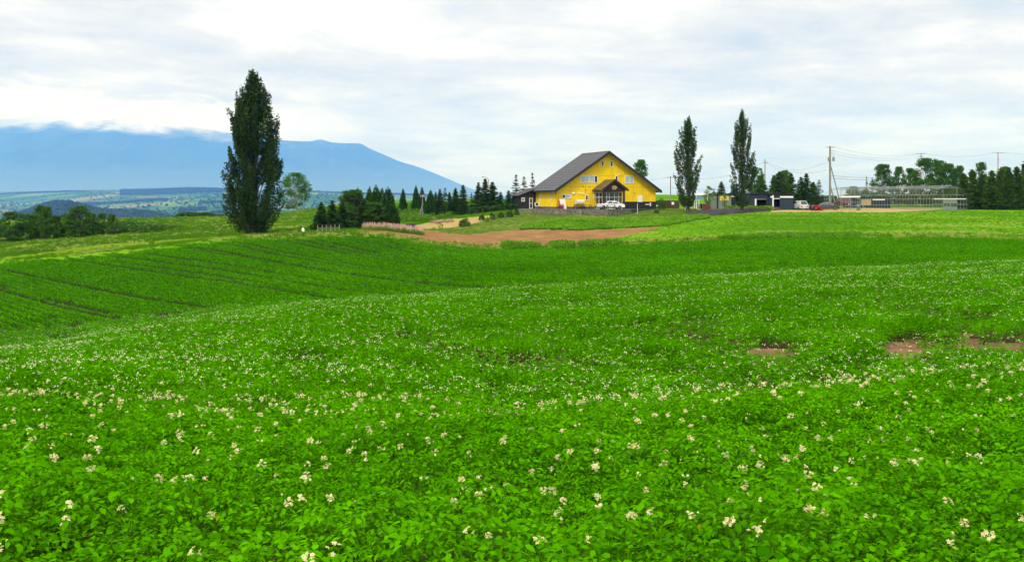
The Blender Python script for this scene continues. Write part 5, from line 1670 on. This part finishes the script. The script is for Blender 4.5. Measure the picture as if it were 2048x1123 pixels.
for s_ in (-1, 1): m = MB(); m.tube([(-.8, s_ * .2, .9), (-1.5, s_ * .32, 1.25)], .03, 5); m.build('handlebar', BLACKWOOD, c)
m = MB(); m.box(-.6, -.2, -.2, .2, 1.06, 1.14); m.build('seat', BLACKWOOD, c)
m = MB(); m.box(.9, 1.5, -.55, .55, .1, .42); m.build('rotary_guard', RP, c)
g = at(1616, 187)
c = empty('blue_drum', tuple(g)); tag(c, 'blue plastic drum left of the red tractor', 'drum')
m = MB(); m.lathe([(.30, 0), (.34, .08), (.34, .45), (.36, .5), (.34, .55), (.34, 1.0), (.30, 1.05)], n=16); m.build('barrel', mat('blue_plastic', (.02, .12, .34), .4), c, smooth=True); m = MB(); m.lathe([(.31, 1.05), (.31, 1.12), (.1, 1.13)], n=16); m.build('lid', BLACKWOOD, c)
c = empty('green_drum', tuple(at(1717, 186))); tag(c, 'green drum beside the left end of the greenhouse frame', 'drum')
m = MB(); m.lathe([(.32, 0), (.34, .06), (.34, .45), (.36, .5), (.34, .55), (.34, 1.0), (.32, 1.05)], n=16); m.build('barrel', mat('green_plastic', (.05, .16, .11), .5), c, smooth=True); m = MB(); m.lathe([(.33, 1.05), (.33, 1.10), (.1, 1.11)], n=16); m.build('lid', OFFWHITE, c)


# ------------------------------------------------------------------ pipe greenhouse
def greenhouse():
    W, L_, hs, hc = 8.6, 29.0, 2.10, 4.55
    g = at(1900, 186.5)
    ph = R(66)                                               # the near end face looks this far round to the camera
    nrm = Vector((math.cos(ph), -math.sin(ph)))
    ax = math.atan2(-nrm.y, -nrm.x)                          # local +x runs from the near end to the far end
    c = empty('pipe_greenhouse', (g.x, g.y, g.z), ax); tag(c, 'bare galvanised pipe greenhouse frame without its cover', 'greenhouse')
    arch = [(-W / 2, -.3), (-W / 2, hs)] + [(-W / 2 * math.cos(math.pi * k / 14), hs + (hc - hs) * math.sin(math.pi * k / 14)**.9) for k in range(1, 14)] + [(W / 2, hs), (W / 2, -.3)]
    rib = MB(); rib.tube([(0, a, b) for a, b in arch], .028, 5); rme = rib.mesh('rib', STEEL)
    n = 40
    for k in range(n): link('rib', rme, c, loc=(L_ * k / (n - 1), 0, 0))
    for a, b in ((0, hc), (-W * .28, hs + (hc - hs) * .83), (W * .28, hs + (hc - hs) * .83), (-W * .43, hs + .75), (W * .43, hs + .75), (-W / 2, hs), (W / 2, hs), (-W / 2, .9), (W / 2, .9), (-W / 2, .25), (W / 2, .25)):
        m = MB(); m.tube([(0, a, b + .05), (L_, a, b + .05)], .04, 5); m.build('purlin', STEEL, c)
    for z in (.35, 1.25, 1.9):
        for s in (-1, 1): m = MB(); m.tube([(0, s * 1.75, z), (0, s * W / 2, z)], .035, 5); m.build('end_rail', STEEL, c)
    m = MB(); m.box(-.06, .06, -W / 2 + .3, W / 2 - .3, hs - .02, hs + .14); m.build('door_track', WHITE, c)
    for s in (-1, 1): m = MB(); m.tube([(0, s * 1.75, -.3), (0, s * 1.75, hs + (hc - hs) * .86)], .05, 6); m.build('end_post', STEEL, c)
    for y_ in (-2.7, -3.5, 2.7, 3.5): m = MB(); m.tube([(0, y_, -.2), (0, y_, hs)], .026, 5); m.build('end_stud', STEEL, c)
    m = MB(); m.tube([(0, -1.75, hs + (hc - hs) * .84), (0, 1.75, hs + (hc - hs) * .84)], .035, 5); m.build('end_rail', STEEL, c)
    for s in (-1, 1):
        m = MB(); y0, y1 = (s * .06, s * 1.68)
        for a in (y0, y1): m.box(-.07, -.02, a - .04, a + .04, 0, hs)
        for z in (.04, .7, 1.3, hs - .06): m.box(-.065, -.025, min(y0, y1) + .04, max(y0, y1) - .04, z - .035, z + .035)
        dr = m.build('door_leaf', STEEL, c)
        p = MB(); p.box(-.05, -.04, min(y0, y1) + .04, max(y0, y1) - .04, .04, .66); p.build('door_panel', mat('grey_sheet', (.20, .23, .22), .6), dr)
        p = MB(); p.box(-.05, -.04, min(y0, y1) + .04, max(y0, y1) - .04, 1.34, hs - .1); p.build('door_panel', mat('grey_sheet', (.20, .23, .22), .6), dr)
    # stored navy container and boards inside
    s = empty('storage_box', tuple(at(1748, 203)), 0.0); tag(s, 'long navy storage box behind the greenhouse pipes', 'container')
    m = MB(); m.box(-5.5, 3.4, 0, 2.2, -.3, 2.0); m.build('body', NAVY, s); m = MB(); m.box(-5.6, 3.5, -.1, 2.3, 2.0, 2.12); m.build('lid', BLACKWOOD, s)
    m = MB(); m.box(-2.6, -.6, -.06, -.004, .5, 1.7); m.build('plywood_sheet', mat('plywood', (.46, .33, .17), .8), s)
    m = MB(); m.box(-.3, 2.2, -.10, -.004, 1.55, 1.85); m.build('white_band', WHITE, s)
    # the free standing portal at its left
    g2 = at(1701, 183.5)
    p = empty('pipe_portal', tuple(g2)); tag(p, 'rectangular pipe portal with a white board left of the greenhouse', 'frame')
    w = 38 / FPX * 183.5; H = zrow(379, 183.5) - g2.z
    for x in (-w / 2, 0, w / 2): m = MB(); m.tube([(x, 0, -.3), (x, 0, H)], .05, 6); m.build('upright', STEEL, p)
    for z in (H, .9, .35, 1.55): m = MB(); m.tube([(-w / 2, .02, z), (w / 2, .02, z)], .04, 6); m.build('rail', STEEL, p)
    for k in range(6): m = MB(); m.tube([(-w / 2 + w * (k + .5) / 6, .03, -.2), (-w / 2 + w * (k + .5) / 6, .03, H)], .02, 5); m.build('bar', STEEL, p)
    m = MB(); m.box(-w / 2, w / 2, -.09, -.055, H - 1.45, H - 1.18); m.build('white_board', WHITE, p)
    m = MB(); m.tube([(w / 2 - .1, -.1, 1.6), (w / 2 + 1.0, -1.0, -.1)], .045, 6); m.build('stay', STEEL, p)


greenhouse()


# ------------------------------------------------------------------ poles and wires
def pole(px, d, top, label, arms=((.4, .9),), r=.14, mat_=None, base=None, cat='utility pole', braces=(), cans=(), name='utility_pole'):
    g = at(px, d); H = zrow(top, d) - g.z
    o = empty(name, tuple(g)); tag(o, label, cat, 'utility poles')
    m = MB(); m.tube([(0, 0, -.6), (0, 0, H)], [r, r * .7], 8); m.build('shaft', mat_ or POLE, o)
    for drop, hw in arms:
        m = MB(); m.box(-hw, hw, -.20, -.11, H - drop - .06, H - drop + .06); a = m.build('crossarm', STEEL, o)
        for x in (-hw * .9, hw * .35, hw * .9):
            m = MB(); m.lathe([(.05, 0), (.07, .08), (.04, .16), (.06, .22), (.02, .27)], (x, -.155, H - drop + .06), 8); m.build('insulator', OFFWHITE, a)
    for x1, z0, z1 in braces:
        m = MB(); m.tube([(x1, -.05, z0), (.12, -.05, z1)], .11, 7); m.build('brace', mat_ or POLE, o)
    for x, drop, r_ in cans:
        m = MB(); m.lathe([(r_ * .9, 0), (r_, .05), (r_, .75), (r_ * .8, .85)], (x, -.25, H - drop), 12); m.build('transformer', STEEL, o)
    return Vector((g.x, g.y, g.z + H))


P1 = pole(1660, 197, 292, 'tall utility pole with transformers and slanting brace', arms=((.25, .8),), r=.25, braces=((2.4, -.4, 8.3), (1.3, -.3, 4.2)), cans=((-.30, 3.0, .24), (.62, 3.0, .24)))
o = [o for o in bpy.data.objects if o.get('label', '').startswith('tall utility pole with')][0]
for k in range(3):
    H_ = P1.z - o.location.z
    m = MB(); m.tube([(.1, -.1, H_ - .9 - k * .42), (.85, -.1, H_ - 1.02 - k * .42)], .045, 5); m.build('bracket', STEEL, o)
P2 = pole(1530, 226, 318, 'slim utility pole right of the tallest poplar', arms=((.8, .5),))
P3 = pole(1341, 216, 352, 'short utility pole between the house and the slim poplar', arms=((.3, .8),))
P4 = pole(1573, 231, 339, 'thin utility pole among the trees behind the sheds', arms=((.3, .4),), r=.12)
RW = mat('red_white_pole', (.42, .24, .20), .8, var=.25, scale=2)
P5 = pole(1842, 262, 306, 'red banded pole with two crossarms behind the greenhouse trees', arms=((.2, 1.2), (.9, .6)), mat_=RW, r=.17, braces=((-.75, 0, 11.5),))
P6 = pole(1996, 262, 304, 'double legged pole above the dense windbreak', arms=((.25, 1.6),), mat_=RW, r=.17, braces=((-.75, 0, 12.5),))
P7 = pole(607, 236, 385, 'thin pale pole beside the birch', arms=(), r=.10, mat_=POLE)
P8 = pole(845, 188, 388, 'leaning wooden pole on the bank right of the dark grove', arms=((.5, .35),), r=.10, braces=((-.6, .3, 2.6),))
P9 = pole(977, 196, 358, 'street lamp standing among the spruces', arms=(), r=.07, cat='street lamp', name='street_lamp')
lo = [o for o in bpy.data.objects if o.get('label', '').startswith('street lamp standing')][0]; H_ = P9.z - lo.location.z
m = MB(); m.tube([(0, 0, H_ - .1), (-.5, 0, H_ + .35), (-1.0, 0, H_ + .45)], .045, 5); m.build('arm', STEEL, lo)
m = MB(); m.lathe([(.05, .1), (.20, .03), (.22, -.05), (.1, -.1)], (-1.15, 0, H_ + .42), 10); m.build('lamp_head', STEEL, lo)
WIRE = mat('wire', (.09, .09, .09), .6)


def wire(a, b, sag, label, r=.017):
    a = Vector(a); b = Vector(b)
    pts = [a.lerp(b, t / 16) - Vector((0, 0, sag * 4 * (t / 16) * (1 - t / 16))) for t in range(17)]
    m = MB(); o_ = pts[0]; m.tube([p - o_ for p in pts], r, 4); o = m.build('power_line', WIRE, loc=tuple(o_)); tag(o, label, 'wire', 'overhead wires')


def off(p, x, z): return (p.x + x, p.y - .15, p.z + z)


wire(off(P1, .8, -.2), off(P5, -1.1, -.1), 1.1, 'topmost overhead wire from the braced pole to the red banded pole')
wire(off(P1, .85, -1.0), off(P5, -1.1, -.3), 1.2, 'second overhead wire from the braced pole to the red banded pole')
wire(off(P1, .85, -1.5), off(P5, -.6, -.9), 1.2, 'third overhead wire from the braced pole to the red banded pole')
wire(off(P1, .1, -6.3), off(P5, -.1, -6.0), .7, 'lowest overhead wire from the braced pole towards the greenhouse trees', .035)
wire(off(P1, .1, -5.8), off(P5, -.1, -5.2), .8, 'overhead wire just above the lowest one by the greenhouse', .03)
wire(off(P5, 1.1, -.2), off(P6, -1.5, -.2), .9, 'overhead wire between the red banded pole and the double legged pole')
wire(off(P6, 1.5, -.2), (P6.x + 60, P6.y + 5, P6.z - .5), 1.3, 'overhead wire leaving the double legged pole to the right')
wire(off(P2, .4, -.7), off(P1, -.8, -3.2), 1.6, 'sagging overhead wire from the slim pole to the braced pole')
wire(off(P2, .4, -.9), off(P4, 0, -.3), .5, 'short overhead wire between the slim pole and the thin pole')
wire(off(P4, 0, -.3), off(P1, 0, -4.6), .6, 'overhead wire from the thin pole to the braced pole')
wire(off(P3, .7, -.3), off(P2, -.4, -.8), 1.6, 'upper overhead wire from the short pole to the slim pole')
wire(off(P3, .2, -2.5), off(P2, -.1, -4.2), 1.3, 'lower overhead wire from the short pole to the slim pole')
wire((P3.x - 26, P3.y + 14, P3.z - 1.5), off(P3, -.7, -.3), .8, 'overhead wire running from behind the house to the short pole')


# ------------------------------------------------------------------ garden by the grove
def build_garden():
    rng = np.random.default_rng(21)
    c0 = at(658, 141.5)
    f = empty('rustic_fence', (c0.x, c0.y, c0.z)); tag(f, 'rustic fence of grey stakes in front of the dark grove', 'fence')
    GW = mat('grey_wood', (.30, .26, .20), .9, var=.2)
    xs = []
    for k, px in enumerate((635, 644, 653, 661, 670, 679)):
        p = at(px, 141.5 + .15 * k); q = (p.x - c0.x, p.y - c0.y, p.z - c0.z); xs.append(q)
        m = MB(); m.tube([(q[0], q[1], q[2] - .3), (q[0] + rng.normal(0, .03), q[1], q[2] + 1.0)], .05, 6); m.build('stake', GW, f)
    for k in range(5):
        a, b = xs[k], xs[k + 1]
        for z0, z1_ in ((.75, .35), (.3, .7)):
            m = MB(); m.tube([(a[0], a[1] - .05, a[2] + z0), (b[0], b[1] - .05, b[2] + z1_)], .025, 5); m.build('rail', GW, f)
    # astilbe bed: pink, white and cream plumes
    PK = [leaf_mat('plume_pink', (.42, .16, .24), (.66, .36, .42), .2), leaf_mat('plume_cream', (.60, .42, .26), (.78, .62, .45), .2), leaf_mat('plume_mauve', (.46, .22, .30), (.66, .42, .46), .2)]
    pr = []
    for k in range(6):
        n = 46
        t = rng.uniform(0, 1, n)
        P = np.stack([rng.normal(0, .06, n) * (1.1 - t), rng.normal(0, .06, n) * (1.1 - t), .72 + t * .55], 1)
        V, F = leaf_cards(P, .10, rng, .6)
        P2 = np.stack([rng.normal(0, .18, 40), rng.normal(0, .18, 40), rng.uniform(.05, .8, 40)], 1)
        V2, F2 = leaf_cards(P2, .17, rng, .5)
        pr.append(mesh_np('plume', np.concatenate([V, V2]), np.concatenate([F, F2 + len(V)]), [PK[k % 3], LIME_LEAF], mi=[0] * len(F) + [1] * len(F2)))
    col = proto_collection('plumes', pr)
    n = 900
    px = rng.uniform(726, 848, n); d = 143 + rng.uniform(0, 7, n) - (px - 726) * .008
    x = (px - CXP) / FPX * d
    k = vnoise(x, d, 1.6, 3) > .38
    o = scatter('flower_bed', np.stack([x, d, zt(x, d)], 1)[k], rand_rot(n, rng, .12)[k], rng.uniform(.45, 1.0, n)[k], rng.choice([0, 1, 1, 2, 3, 4, 4, 5], n)[k], col)
    tag(o, 'bed of pink, mauve and cream plume flowers by the dark grove', 'flower bed', kind='stuff')
    g = at(821, 153)
    b = empty('compost_box', tuple(g), .2); tag(b, 'black box behind the right end of the flower bed', 'box')
    m = MB(); m.box(-.75, .75, 0, .9, 0, 1.0); m.build('casing', BLACKWOOD, b); m = MB(); m.box(-.8, .8, -.05, .95, 1.0, 1.07); m.build('lid', NAVY, b)
    g = at(606, 141)
    b = empty('white_marker', tuple(g)); tag(b, 'small white marker stone left of the rustic fence', 'marker'); m = MB(); m.lathe([(.22, 0), (.24, .1), (.20, .5), (.10, .68), (.02, .72)], n=10, squash=(1, .6)); m.build('stone', WHITE, b, smooth=True); m = MB(); m.box(-.3, .3, -.2, .2, -.1, .04); m.build('plinth', CONCRETE, b)
    ST = mat('field_stone', (.20, .13, .085), .9, var=.3, scale=2)
    pile = [(866, 172), (872, 173), (879, 171), (886, 172.5), (893, 171.5), (882, 174), (899, 173), (876, 170), (889, 174.5), (903, 172)]
    for k, (px, d) in enumerate(pile):
        g = at(px, d); bm = bmesh.new(); bmesh.ops.create_icosphere(bm, subdivisions=2, radius=1)
        for v in bm.verts: v.co *= 1 + rng.normal(0, .13)
        me = bpy.data.meshes.new('field_stone'); bm.to_mesh(me); bm.free(); me.materials.append(ST)
        s = rng.uniform(.3, .55)
        o = link('field_stone', me, loc=(g.x, g.y, g.z + s * .2), rot=(0, 0, k), scl=(s * 1.3, s, s * .7)); tag(o, ORD[k] + ' brown stone listed in the low heap beside the spruce row', 'stone', 'stones of the low heap')
        px_order = sorted(p[0] for p in pile).index(px); o['label'] = ORD[px_order] + ' brown stone from the left in the low heap before the spruces'


build_garden()


def hedge(px0, px1, d, hgt, thick, n, leafm, label):
    rng = np.random.default_rng(int(px0))
    g = at((px0 + px1) / 2, d)
    e = empty('hedge', tuple(g)); tag(e, label, 'hedge')
    w = (px1 - px0) / FPX * d
    x = rng.uniform(-w / 2, w / 2, n); top = hgt * (.55 + .6 * vnoise(x, x * 0, 1.7, 61))
    y = rng.normal(0, thick * .4, n); z = top * rng.uniform(0, 1, n)**.6 + (zt(g.x + x, g.y + y) - g.z)
    V, F = leaf_cards(np.stack([x, y, z], 1), .30, rng, .7)
    link('foliage', mesh_np('foliage', V, F, leafm), e)
    m = MB()
    for k in range(int(w / 1.5)):
        xx = -w / 2 + .6 + k * 1.5; zz = z1(g.x + xx, g.y) - g.z; m.tube([(xx, 0, zz - .2), (xx, 0, zz + hgt * .6)], [.05, .02], 5)
    m.build('stems', BARK, e)


hedge(1690, 1928, 216, 3.4, 1.6, 9000, LARCH_LEAF, 'dark overgrown hedge behind the pipe greenhouse frame')
hedge(1592, 1684, 224, 2.4, 1.4, 3200, SPRUCE_LEAF, 'low dark hedge behind the parked cars')
hedge(938, 1036, 183, 1.5, .8, 2600, SPRUCE_LEAF, 'low black green hedge at the foot of the spruce row by the shed')


# ------------------------------------------------------------------ grass, weeds and plots
def build_cover():
    rng = np.random.default_rng(33)
    GR = leaf_mat('grass_blade', (.038, .135, .002), (.125, .28, .005), .3, nscale=.10, spec=.0)
    GY = leaf_mat('dry_grass_blade', (.17, .27, .02), (.46, .45, .14), .3, nscale=.15, spec=.0)
    GD = leaf_mat('weed_leaf', (.025, .10, .006), (.10, .26, .014), .25, nscale=.25, spec=.02)
    PL = leaf_mat('plot_leaf', (.055, .20, .006), (.20, .42, .02), .3, nscale=.4, spec=.02)
    LV = leaf_mat('lavender_bloom', (.06, .08, .055), (.20, .16, .22), .2, nscale=.6, spec=.02)
    YF = mat('yellow_umbel', (.62, .50, .06), .7)

    def tuft(n, h, spread, w, m):
        V = []; F = []
        for i in range(n):
            a = rng.uniform(0, 6.28); r = spread * math.sqrt(rng.uniform()); x, y = r * math.cos(a), r * math.sin(a)
            b = rng.uniform(0, 6.28); hh = h * rng.uniform(.5, 1.1); lx, ly = rng.normal(0, .35, 2) * hh
            V += [(x - w * math.cos(b), y - w * math.sin(b), 0), (x + w * math.cos(b), y + w * math.sin(b), 0), (x + lx, y + ly, hh)]; F.append((3 * i, 3 * i + 1, 3 * i + 2))
        return mesh_np('tuft', V, np.array(F), m)

    def herb(n, h, spread, leaf, m, m2=None, nf=0):
        v = unit(rng, n); P = v * np.array([spread, spread, h * .5]) * rng.uniform(.4, 1, (n, 1))**.5 + [0, 0, h * .5]
        V, F = leaf_cards(P, leaf, rng, .7); mi = [0] * n
        if nf:
            P2 = np.stack([rng.normal(0, spread * .5, nf), rng.normal(0, spread * .5, nf), rng.uniform(.9, 1.15, nf) * h], 1)
            V2, F2 = leaf_cards(P2, leaf * .7, rng, .9); F = np.concatenate([F, F2 + len(V)]); V = np.concatenate([V, V2]); mi += [1] * nf
        return mesh_np('herb', V, F, [m] + ([m2] if m2 else []), mi=mi)

    grass = proto_collection('grass_tufts', [tuft(34, .30, .42, .022, GR) for _ in range(4)] + [tuft(30, .34, .40, .022, GY) for _ in range(2)])
    herbs = proto_collection('bank_herbs', [herb(60, .55, .45, .17, GD), herb(60, .45, .5, .16, GR), herb(60, .7, .42, .18, GR, YF, 3), herb(40, .5, .45, .15, GY), herb(80, .9, .6, .2, GD), herb(70, .7, .55, .24, leaf_mat('butterbur_leaf', (.05, .17, .006), (.16, .36, .02), .3, nscale=.4, spec=.0))])
    plot = proto_collection('plot_leaves', [herb(46, .42, .5, .24, PL) for _ in range(4)])
    lav = proto_collection('lavender_tufts', [tuft(60, .5, .32, .016, LV) for _ in range(3)])

    def field(n, d0, d1, p0=-150, p1=2200):
        d = np.sqrt(rng.uniform(d0 * d0, d1 * d1, n)); px = rng.uniform(p0, p1, n); x = (px - CXP) / FPX * d
        return px, x, d

    polys = [LAWN, DIRT, PATH, PUMP, BARE, TAN, LAVE]
    px, x, y = field(56000, 124.5, 236)
    k = ~((px > 1030) & (px < 1320) & (y > 163)) & ~((px > 1395) & (y > 183) & (px < 1600)) & ~((px > 1600) & (y > 183))
    for pl in polys: k &= ~inside(pl, x, y)
    px, x, y = px[k], x[k], y[k]
    dry = vnoise(x, y * 2.2, 9, 12)
    band = np.exp(-((y - 133 - 4 * vnoise(x, y, 30, 2)) / 3.0)**2) * (px > 1150)
    isdry = rng.uniform(0, 1, len(x)) < np.clip((dry - .62) * 2 + band * 1.1 + .22 * (px < 640), 0, .9)
    idx = np.where(isdry, rng.integers(4, 6, len(x)), rng.integers(0, 4, len(x)))
    s = rng.uniform(.7, 1.3, len(x)) * np.where(px > 1150, .42, .9)
    tr = inside(TRAIL, x, y); s = np.where(tr, s * .35, s)
    o = scatter('meadow_grass', np.stack([x, y, zt(x, y)], 1), rand_rot(len(x), rng, .1), s, idx, grass)
    tag(o, 'bright green grass of the meadow strips around the fields', 'grass', kind='stuff')
    # rank herbs on the left bank
    px, x, y = field(10000, 128, 232, -150, 640)
    k = (vnoise(x, y, 6, 5) + .25 * vnoise(x, y, 1.7, 6) > .52) & ~inside(TRAIL, x, y) & (y > 133)
    x, y = x[k], y[k]
    o = scatter('bank_weeds', np.stack([x, y, zt(x, y)], 1), rand_rot(len(x), rng, .1), rng.uniform(.4, 1.0, len(x)), rng.choice([0, 1, 1, 3, 1, 0, 2], len(x)), herbs)
    tag(o, 'rank weeds with yellow bloom on the left bank', 'weeds', kind='stuff')
    # weeds round the foot of the bank behind the grove
    px, x, y = field(1600, 158, 226, 790, 900)
    k = vnoise(x, y, 5, 7) > .45
    for pl in polys: k &= ~inside(pl, x, y)
    x, y = x[k], y[k]
    o = scatter('bank_weeds', np.stack([x, y, zt(x, y)], 1), rand_rot(len(x), rng, .1), rng.uniform(.5, 1.3, len(x)), rng.integers(0, 5, len(x)), herbs)
    tag(o, 'green weeds on the bank below the twin conifers', 'weeds', kind='stuff')
    # the field margin
    n = 3400
    px = rng.uniform(480, 2150, n); y = rng.normal(125.4, 1.1, n); x = (px - CXP) / FPX * y
    lush = ((px > 1008) & (px < 1075)) | ((px > 1105) & (px < 1145)) | ((px > 1160) & (px < 1240)) | ((px > 1440) & (px < 1720))
    k = (y > 123.6) & (lush | (rng.uniform(0, 1, n) < .6)); px, x, y, lush = px[k], x[k], y[k], lush[k]
    idx = np.where(lush, rng.choice([0, 1, 5, 5], len(x)), rng.choice([1, 3, 3, 3, 2], len(x)))
    o = scatter('margin_weeds', np.stack([x, y, zt(x, y)], 1), rand_rot(len(x), rng, .1), np.where(lush, rng.uniform(.8, 1.3, len(x)) * np.where(px > 1400, .65, 1), rng.uniform(.4, .8, len(x))), idx, herbs)
    tag(o, 'strip of weeds and broad leaves along the far potato field margin', 'weeds', kind='stuff')
    # vegetable plot
    n = 2600; px, x, y = field(n * 4, 138, 176, 1020, 1440)
    k = inside(PUMP, x, y) & ~inside(BARE, x, y); x, y = x[k], y[k]
    o = scatter('vegetable_crop', np.stack([x, y, zt(x, y)], 1), rand_rot(len(x), rng, .1), rng.uniform(.55, 1.0, len(x)), rng.integers(0, 4, len(x)), plot)
    tag(o, 'leafy green vegetable crop on the plot in front of the house', 'vegetables', kind='stuff')
    px, x, y = field(6000, 150, 200, 1360, 1580)
    k = inside(LAVE, x, y); x, y = x[k], y[k]
    o = scatter('lavender', np.stack([x, y, zt(x, y)], 1), rand_rot(len(x), rng, .1), rng.uniform(.7, 1.2, len(x)), rng.integers(0, 3, len(x)), lav)
    tag(o, 'grey purple lavender tufts in front of the slim poplars', 'lavender', kind='stuff')
    # shrubby flowers along the sheds
    px, x, y = field(700, 182, 187, 1455, 1545)
    o = scatter('border_flowers', np.stack([x, y, zt(x, y)], 1), rand_rot(len(x), rng, .1), rng.uniform(.5, 1.2, len(x)), rng.choice([2, 3, 1], len(x)), herbs)
    tag(o, 'yellowish flower border at the foot of the navy sheds', 'flower border', kind='stuff')
    # sparse tufts over the soil of the lawn
    px, x, y = field(16000, 140, 184, 840, 1560)
    k = inside(LAWN, x, y) & ~inside(PUMP, x, y); x, y = x[k], y[k]
    o = scatter('lawn_grass', np.stack([x, y, zt(x, y)], 1), rand_rot(len(x), rng, .1), rng.uniform(.22, .42, len(x)), rng.choice([0, 1, 2, 3, 4, 5], len(x)), proto_collection('lawn_tufts', [tuft(34, .30, .9, .03, leaf_mat('lawn_blade', (.06, .105, .008), (.15, .195, .025), .3, nscale=.12, spec=.05)) for _ in range(6)]))
    tag(o, 'short grass of the mown lawn below the terrace', 'grass', kind='stuff')


build_cover()
